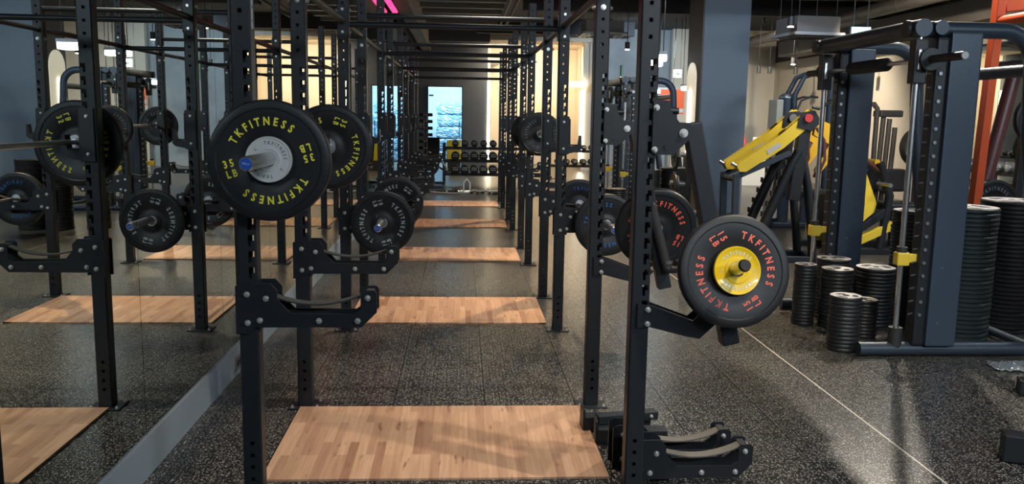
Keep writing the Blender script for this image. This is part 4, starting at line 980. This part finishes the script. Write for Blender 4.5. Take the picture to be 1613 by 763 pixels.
# ================================================================== DUMBBELLS
def dumbbell(loc, r, label, grp, rot=(0, 0, 0), L=0.15, hm='rubber'):
    mb = MB()
    for s in (-1, 1):
        X = Matrix.Translation((0, s*L, 0)); mb.lathe([(0.0001, -0.06), (r*0.55, -0.06), (r*0.9, -0.055), (r, -0.04), (r, 0.04), (r*0.9, 0.055), (r*0.55, 0.06), (0.0001, 0.06)], hm, 20, X=X)
        for dz in (0.42, 0.0): mb.box((0, s*(L+0.058), dz*r), (r*1.3*(1-0.3*dz), 0.006, r*0.13), 'white_text')
    mb.tube([(0, -L+0.05, 0), (0, L-0.05, 0)], 0.016, 'chrome', 12)
    o = mb.build('dumbbell', loc=loc, rot=rot); return tag(o, label, 'dumbbell', grp)
def db_rack(loc, W, tiers, label, rot=0, D=0.5):
    o = root('dumbbell_rack', loc, label, 'dumbbell rack', rot=(0, 0, rot))
    for s in (-1, 1):
        limb((s*W/2, 0.12, 0), (s*W/2, 0.12, max(tiers)+0.1), 0.09, 0.07, 'slate_steel', o, 'side_post'); limb((s*W/2, -0.25, 0.03), (s*W/2, 0.28, 0.03), 0.06, 0.06, 'slate_steel', o, 'foot', up=(1, 0, 0))
    for i, z in enumerate(tiers):
        mb = MB(); dy = 0.0
        for yy in (-0.13+dy, 0.13+dy): mb.box((0, yy, z-0.02), (W, 0.035, 0.06), 'black_steel', bev=0.004)
        n = int(W/0.217)
        for k in range(n): mb.box((-W/2+0.16+0.217*k, 0, z-0.02), (0.05, 0.26, 0.03), 'black_steel')
        mb.build('tray', o)
    return o
db_rack((0.60, 19.8, 0), 1.98, (0.24, 0.55, 0.84), 'three tier black dumbbell rack at the far end of the aisle')
ti = ('bottom', 'middle', 'top'); od = ('first', 'second', 'third', 'fourth', 'fifth', 'sixth', 'seventh', 'eighth')
for j, (z, r) in enumerate(((0.22, 0.102), (0.53, 0.10), (0.84, 0.078))):
    for k in range(8): dumbbell((-0.13+0.217*k, 19.8, z+r+0.012), r, 'black round dumbbell with white bands, '+od[k]+' from the left on the '+ti[j]+' tier', 'dumbbells on the rack at the end of the aisle')
db_rack((2.95, 22.0, 0), 1.3, (0.34, 0.72), 'low two tier dumbbell rack in front of the cream alcove')
for j, (z, r) in enumerate(((0.34, 0.075), (0.72, 0.065))):
    for k in range(5): dumbbell((2.5+0.217*k, 22.0, z+r+0.012), r, 'black dumbbell, '+od[k]+' from the left, '+('lower', 'upper')[j]+' tier before the cream alcove', 'dumbbells before the cream alcove')
db_rack((8.25, 13.0, 0), 2.2, (0.45, 0.85), 'dumbbell rack standing before the mirror on the right wall', PI/2)
for j, (z, r) in enumerate(((0.45, 0.08), (0.85, 0.07))):
    for k in range(8): dumbbell((8.25, 12.15+0.24*k, z+r+0.012), r, 'silver headed dumbbell, '+od[k]+' from the near end, '+('lower', 'upper')[j]+' tier by the right wall', 'dumbbells by the right wall', (0, 0, PI/2), hm='silver_steel')
o = root('wall_mirror', (8.99, 13.4, 0.6), 'framed mirror on the cream right wall behind the orange frame', 'mirror')
MB().box((-0.012, 0, 1.15), (0.01, 3.2, 2.3), 'mirror').build('glass', o); MB().box((-0.003, 0, 1.15), (0.006, 3.26, 2.36), 'black_steel').build('backing', o)
# vertical dumbbell tree by the left end
o = root('dumbbell_tree', (-0.86, 21.0, 0), 'tall black tree of small dumbbells left of the glass door', 'dumbbell rack')
limb((0, 0, 0.03), (0, 0, 1.62), 0.06, 0.06, 'black_steel', o, 'post'); MB().box((0, 0, 0.015), (0.45, 0.45, 0.03), 'black_plate', bev=0.01).build('base', o)
for k in range(9): MB().box((0, -0.04, 0.24+0.16*k), (0.12, 0.14, 0.015), 'black_steel').build('cradle', o)
for k in range(9): dumbbell((-0.86, 20.93, 0.29+0.16*k), 0.04, 'small black dumbbell on the tall tree, number '+('one', 'two', 'three', 'four', 'five', 'six', 'seven', 'eight', 'nine')[k]+' counted upward', 'dumbbells on the tall tree', (0, 0, PI/2), L=0.11)
# bench with curved handles beside it
o = root('adjustable_bench', (-0.62, 18.9, 0), 'black adjustable bench and frame left of the far dumbbell rack', 'bench')
limb((0, -0.5, 0.42), (0, 0.05, 0.42), 0.28, 0.07, 'leather', o, 'seat_pad', 0.02, up=(1, 0, 0)); limb((0, 0.10, 0.46), (0, 0.60, 1.05), 0.28, 0.07, 'leather', o, 'back_pad', 0.02, up=(1, 0, 0))
limb((0, -0.6, 0.06), (0, 0.6, 0.06), 0.07, 0.06, 'black_steel', o, 'base_rail', up=(1, 0, 0))
for y in (-0.6, 0.6): limb((-0.25, y, 0.035), (0.25, y, 0.035), 0.06, 0.06, 'black_steel', o, 'foot')
for y in (-0.3, 0.2): limb((0, y, 0.06), (0, y, 0.40), 0.06, 0.06, 'black_steel', o, 'support_post')
MB().tube([(-0.1, 0.3, 0.75), (0.15, 0.3, 0.62), (0.32, 0.3, 0.35)], 0.022, 'silver_steel', 10).build('handle', o); MB().tube([(-0.1, 0.3, 0.55), (0.15, 0.3, 0.40), (0.33, 0.3, 0.30)], 0.022, 'black_steel', 10).build('handle', o)
# cable attachments on the floor
def att(kind, x, y, rz, label, cat='cable attachment'):
    mb = MB()
    if kind == 'bar': mb.tube([(-0.28, 0, 0.03), (-0.1, 0, 0.02), (0.1, 0, 0.02), (0.28, 0, 0.03)], 0.016, 'bolt_zinc', 10); mb.tube([(0, 0, 0.02), (0, 0.0, 0.07)], 0.012, 'bolt_zinc', 8)
    elif kind == 'vee': mb.tube([(-0.1, 0, 0.03), (0, 0.10, 0.05), (0.1, 0, 0.03)], 0.014, 'bolt_zinc', 10); mb.tube([(-0.1, 0, 0.02), (-0.1, -0.10, 0.02)], 0.02, 'foam', 10); mb.tube([(0.1, 0, 0.02), (0.1, -0.10, 0.02)], 0.02, 'foam', 10)
    elif kind == 'dee': mb.tube([(-0.06, 0, 0.015), (-0.05, 0.12, 0.02), (0.0, 0.16, 0.02), (0.05, 0.12, 0.02), (0.06, 0, 0.015)], 0.01, 'bolt_zinc', 8); mb.tube([(-0.06, 0, 0.02), (0.06, 0, 0.02)], 0.019, 'foam', 10)
    elif kind == 'rope': mb.tube([(-0.25, -0.02, 0.03), (-0.1, 0.1, 0.025), (0, 0.13, 0.03), (0.12, 0.08, 0.025), (0.28, 0.0, 0.03)], 0.022, 'foam', 10); mb.ball((-0.26, -0.02, 0.035), 0.035, 'rubber', 10); mb.ball((0.29, 0, 0.035), 0.035, 'rubber', 10)
    elif kind == 'up': mb.tube([(-0.05, 0, 0.03), (-0.05, 0, 0.18), (0, 0, 0.24), (0.05, 0, 0.18), (0.05, 0, 0.03)], 0.014, 'white_plastic', 10); mb.tube([(-0.05, 0, 0.02), (0.05, 0, 0.02)], 0.02, 'white_plastic', 10)
    o = mb.build('cable_attachment', loc=(x, y, 0), rot=(0, 0, rz)); o.scale = (1.25, 1.25, 1.25); tag(o, label, cat, 'cable attachments laid out on the floor')
for a_ in [('rope', -0.45, 17.3, 0.2, 'black rope attachment at the left of the floor row'), ('bar', -0.28, 17.05, -0.3, 'dark angled bar attachment second in the floor row'), ('bar', 0.0, 17.5, 0.1, 'short chrome bar lying flat in the floor row'), ('up', 0.12, 17.2, 0, 'white upright handle standing in the floor row'),
           ('vee', 0.30, 17.3, 0.3, 'chrome vee handle left of centre in the floor row'), ('vee', 0.47, 17.2, -0.2, 'chrome vee handle right of centre in the floor row'), ('bar', 0.56, 17.6, 0.15, 'long chrome bar behind the vee handles'),
           ('dee', 0.70, 17.1, 0.6, 'chrome stirrup handle with black grip in the floor row'), ('dee', 0.98, 17.3, 0.1, 'last chrome stirrup handle beside the far rack post')]: att(*a_)
# yellow cabinet behind the dumbbells
o = root('yellow_cabinet', (-0.20, 24.2, 0), 'bright yellow cabinet in front of the glass door', 'cabinet')
mb = MB(); mb.box((0, 0, 0.58), (0.40, 0.32, 0.60), 'yellow_panel', bev=0.01); mb.build('body', o); MB().box((0.0, -0.165, 0.58), (0.37, 0.015, 0.56), 'yellow_panel', bev=0.004).build('door', o); MB().box((0, 0, 0.14), (0.36, 0.28, 0.28), 'dark_plastic').build('plinth', o)
# counter with things on the right
o = root('counter', (7.3, 20.3, 0), 'white counter seen just right of the blue column', 'counter')
MB().box((0, 0, 0.90), (1.4, 0.6, 0.05), 'white_plastic', bev=0.01).build('worktop', o); MB().box((0, 0.05, 0.44), (1.3, 0.5, 0.87), 'paper_white').build('body', o)
o = MB().tube([(0, 0, 0), (0, 0, 0.16), (0, 0, 0.20), (0, 0, 0.27)], 0.05, 'red_plastic', 16, rs=[0.05, 0.05, 0.02, 0.02]).build('bottle', loc=(6.78, 20.2, 0.925)); tag(o, 'small red bottle standing on the white counter', 'bottle')
MB_ = MB().box((0, 0, 0.12), (0.5, 0.03, 0.24), 'paper_white', bev=0.004); o = MB_.build('paper_board', loc=(7.25, 20.25, 0.925)); tag(o, 'plain white board propped on the counter', 'board')
# banner and wall sign
o = root('orange_banner', (5.4, 21.9, 0), 'orange red banner on a pole beneath the bright linear lights', 'banner')
MB().box((0, 0, 2.0), (0.62, 0.02, 0.62), 'orange_paint').build('cloth', o); MB().tube([(0, 0.02, 0.05), (0, 0.02, 2.3)], 0.015, 'silver_steel', 10).build('pole', o); MB().box((0, 0, 0.04), (0.8, 0.2, 0.08), 'silver_steel', bev=0.01).build('foot', o); MB().box((0, -0.012, 1.78), (0.6, 0.006, 0.10), 'white_plastic').build('white_band', o)
o = root('wall_sign', (4.60, 24.88, 2.76), 'small green sign board projecting from the grey concrete wall', 'sign')
MB().box((0, -0.06, 0), (0.05, 0.30, 0.62), 'green_paint', bev=0.01).build('board', o); MB().box((0, 0.005, 0.0), (0.03, 0.03, 0.2), 'dark_plastic').build('bracket', o); MB().box((-0.027, -0.06, -0.1), (0.004, 0.16, 0.22), 'white_plastic').build('pictogram', o)
# bottom right: feet of a machine just outside the frame, plastic bag
o = root('bench_frame', (2.9, 3.9, 0), 'black steel feet of a machine poking in at the lower right corner', 'gym machine')
limb((-0.34, -0.20, 0.07), (0.9, -0.75, 0.07), 0.13, 0.10, 'black_steel', o, 'foot_rail', up=(0, 0, 1)); limb((0.38, 0.75, 0.05), (1.5, 0.3, 0.05), 0.09, 0.10, 'black_steel', o, 'foot_rail', up=(0, 0, 1))
limb((0.75, -0.66, 0.12), (1.35, 0.36, 0.12), 0.07, 0.07, 'black_steel', o, 'cross_rail', up=(0, 0, 1))
bm = bmesh.new(); bmesh.ops.create_grid(bm, x_segments=26, y_segments=18, size=0.5); rr = random.Random(5)
for v in bm.verts:
    x, y = v.co.x, v.co.y; e = max(0, 1-(x*x+y*y)*3.4)
    v.co = Vector((x*0.42+rr.uniform(-.006, .006), y*0.22+rr.uniform(-.006, .006), 0.006+0.045*e*(0.5+0.5*math.sin(x*17+y*9))*rr.uniform(0.5, 1)+0.012*rr.random()))
mb = MB(); bm.verts.index_update(); mb.add([v.co[:] for v in bm.verts], [[v.index for v in f.verts] for f in bm.faces], 'plastic_wrap', True); bm.free()
o = mb.build('plastic_bag', loc=(3.66, 5.14, 0.0), rot=(0, 0, -0.25)); tag(o, 'crumpled clear plastic bag on the floor by the smith machine base', 'plastic bag')
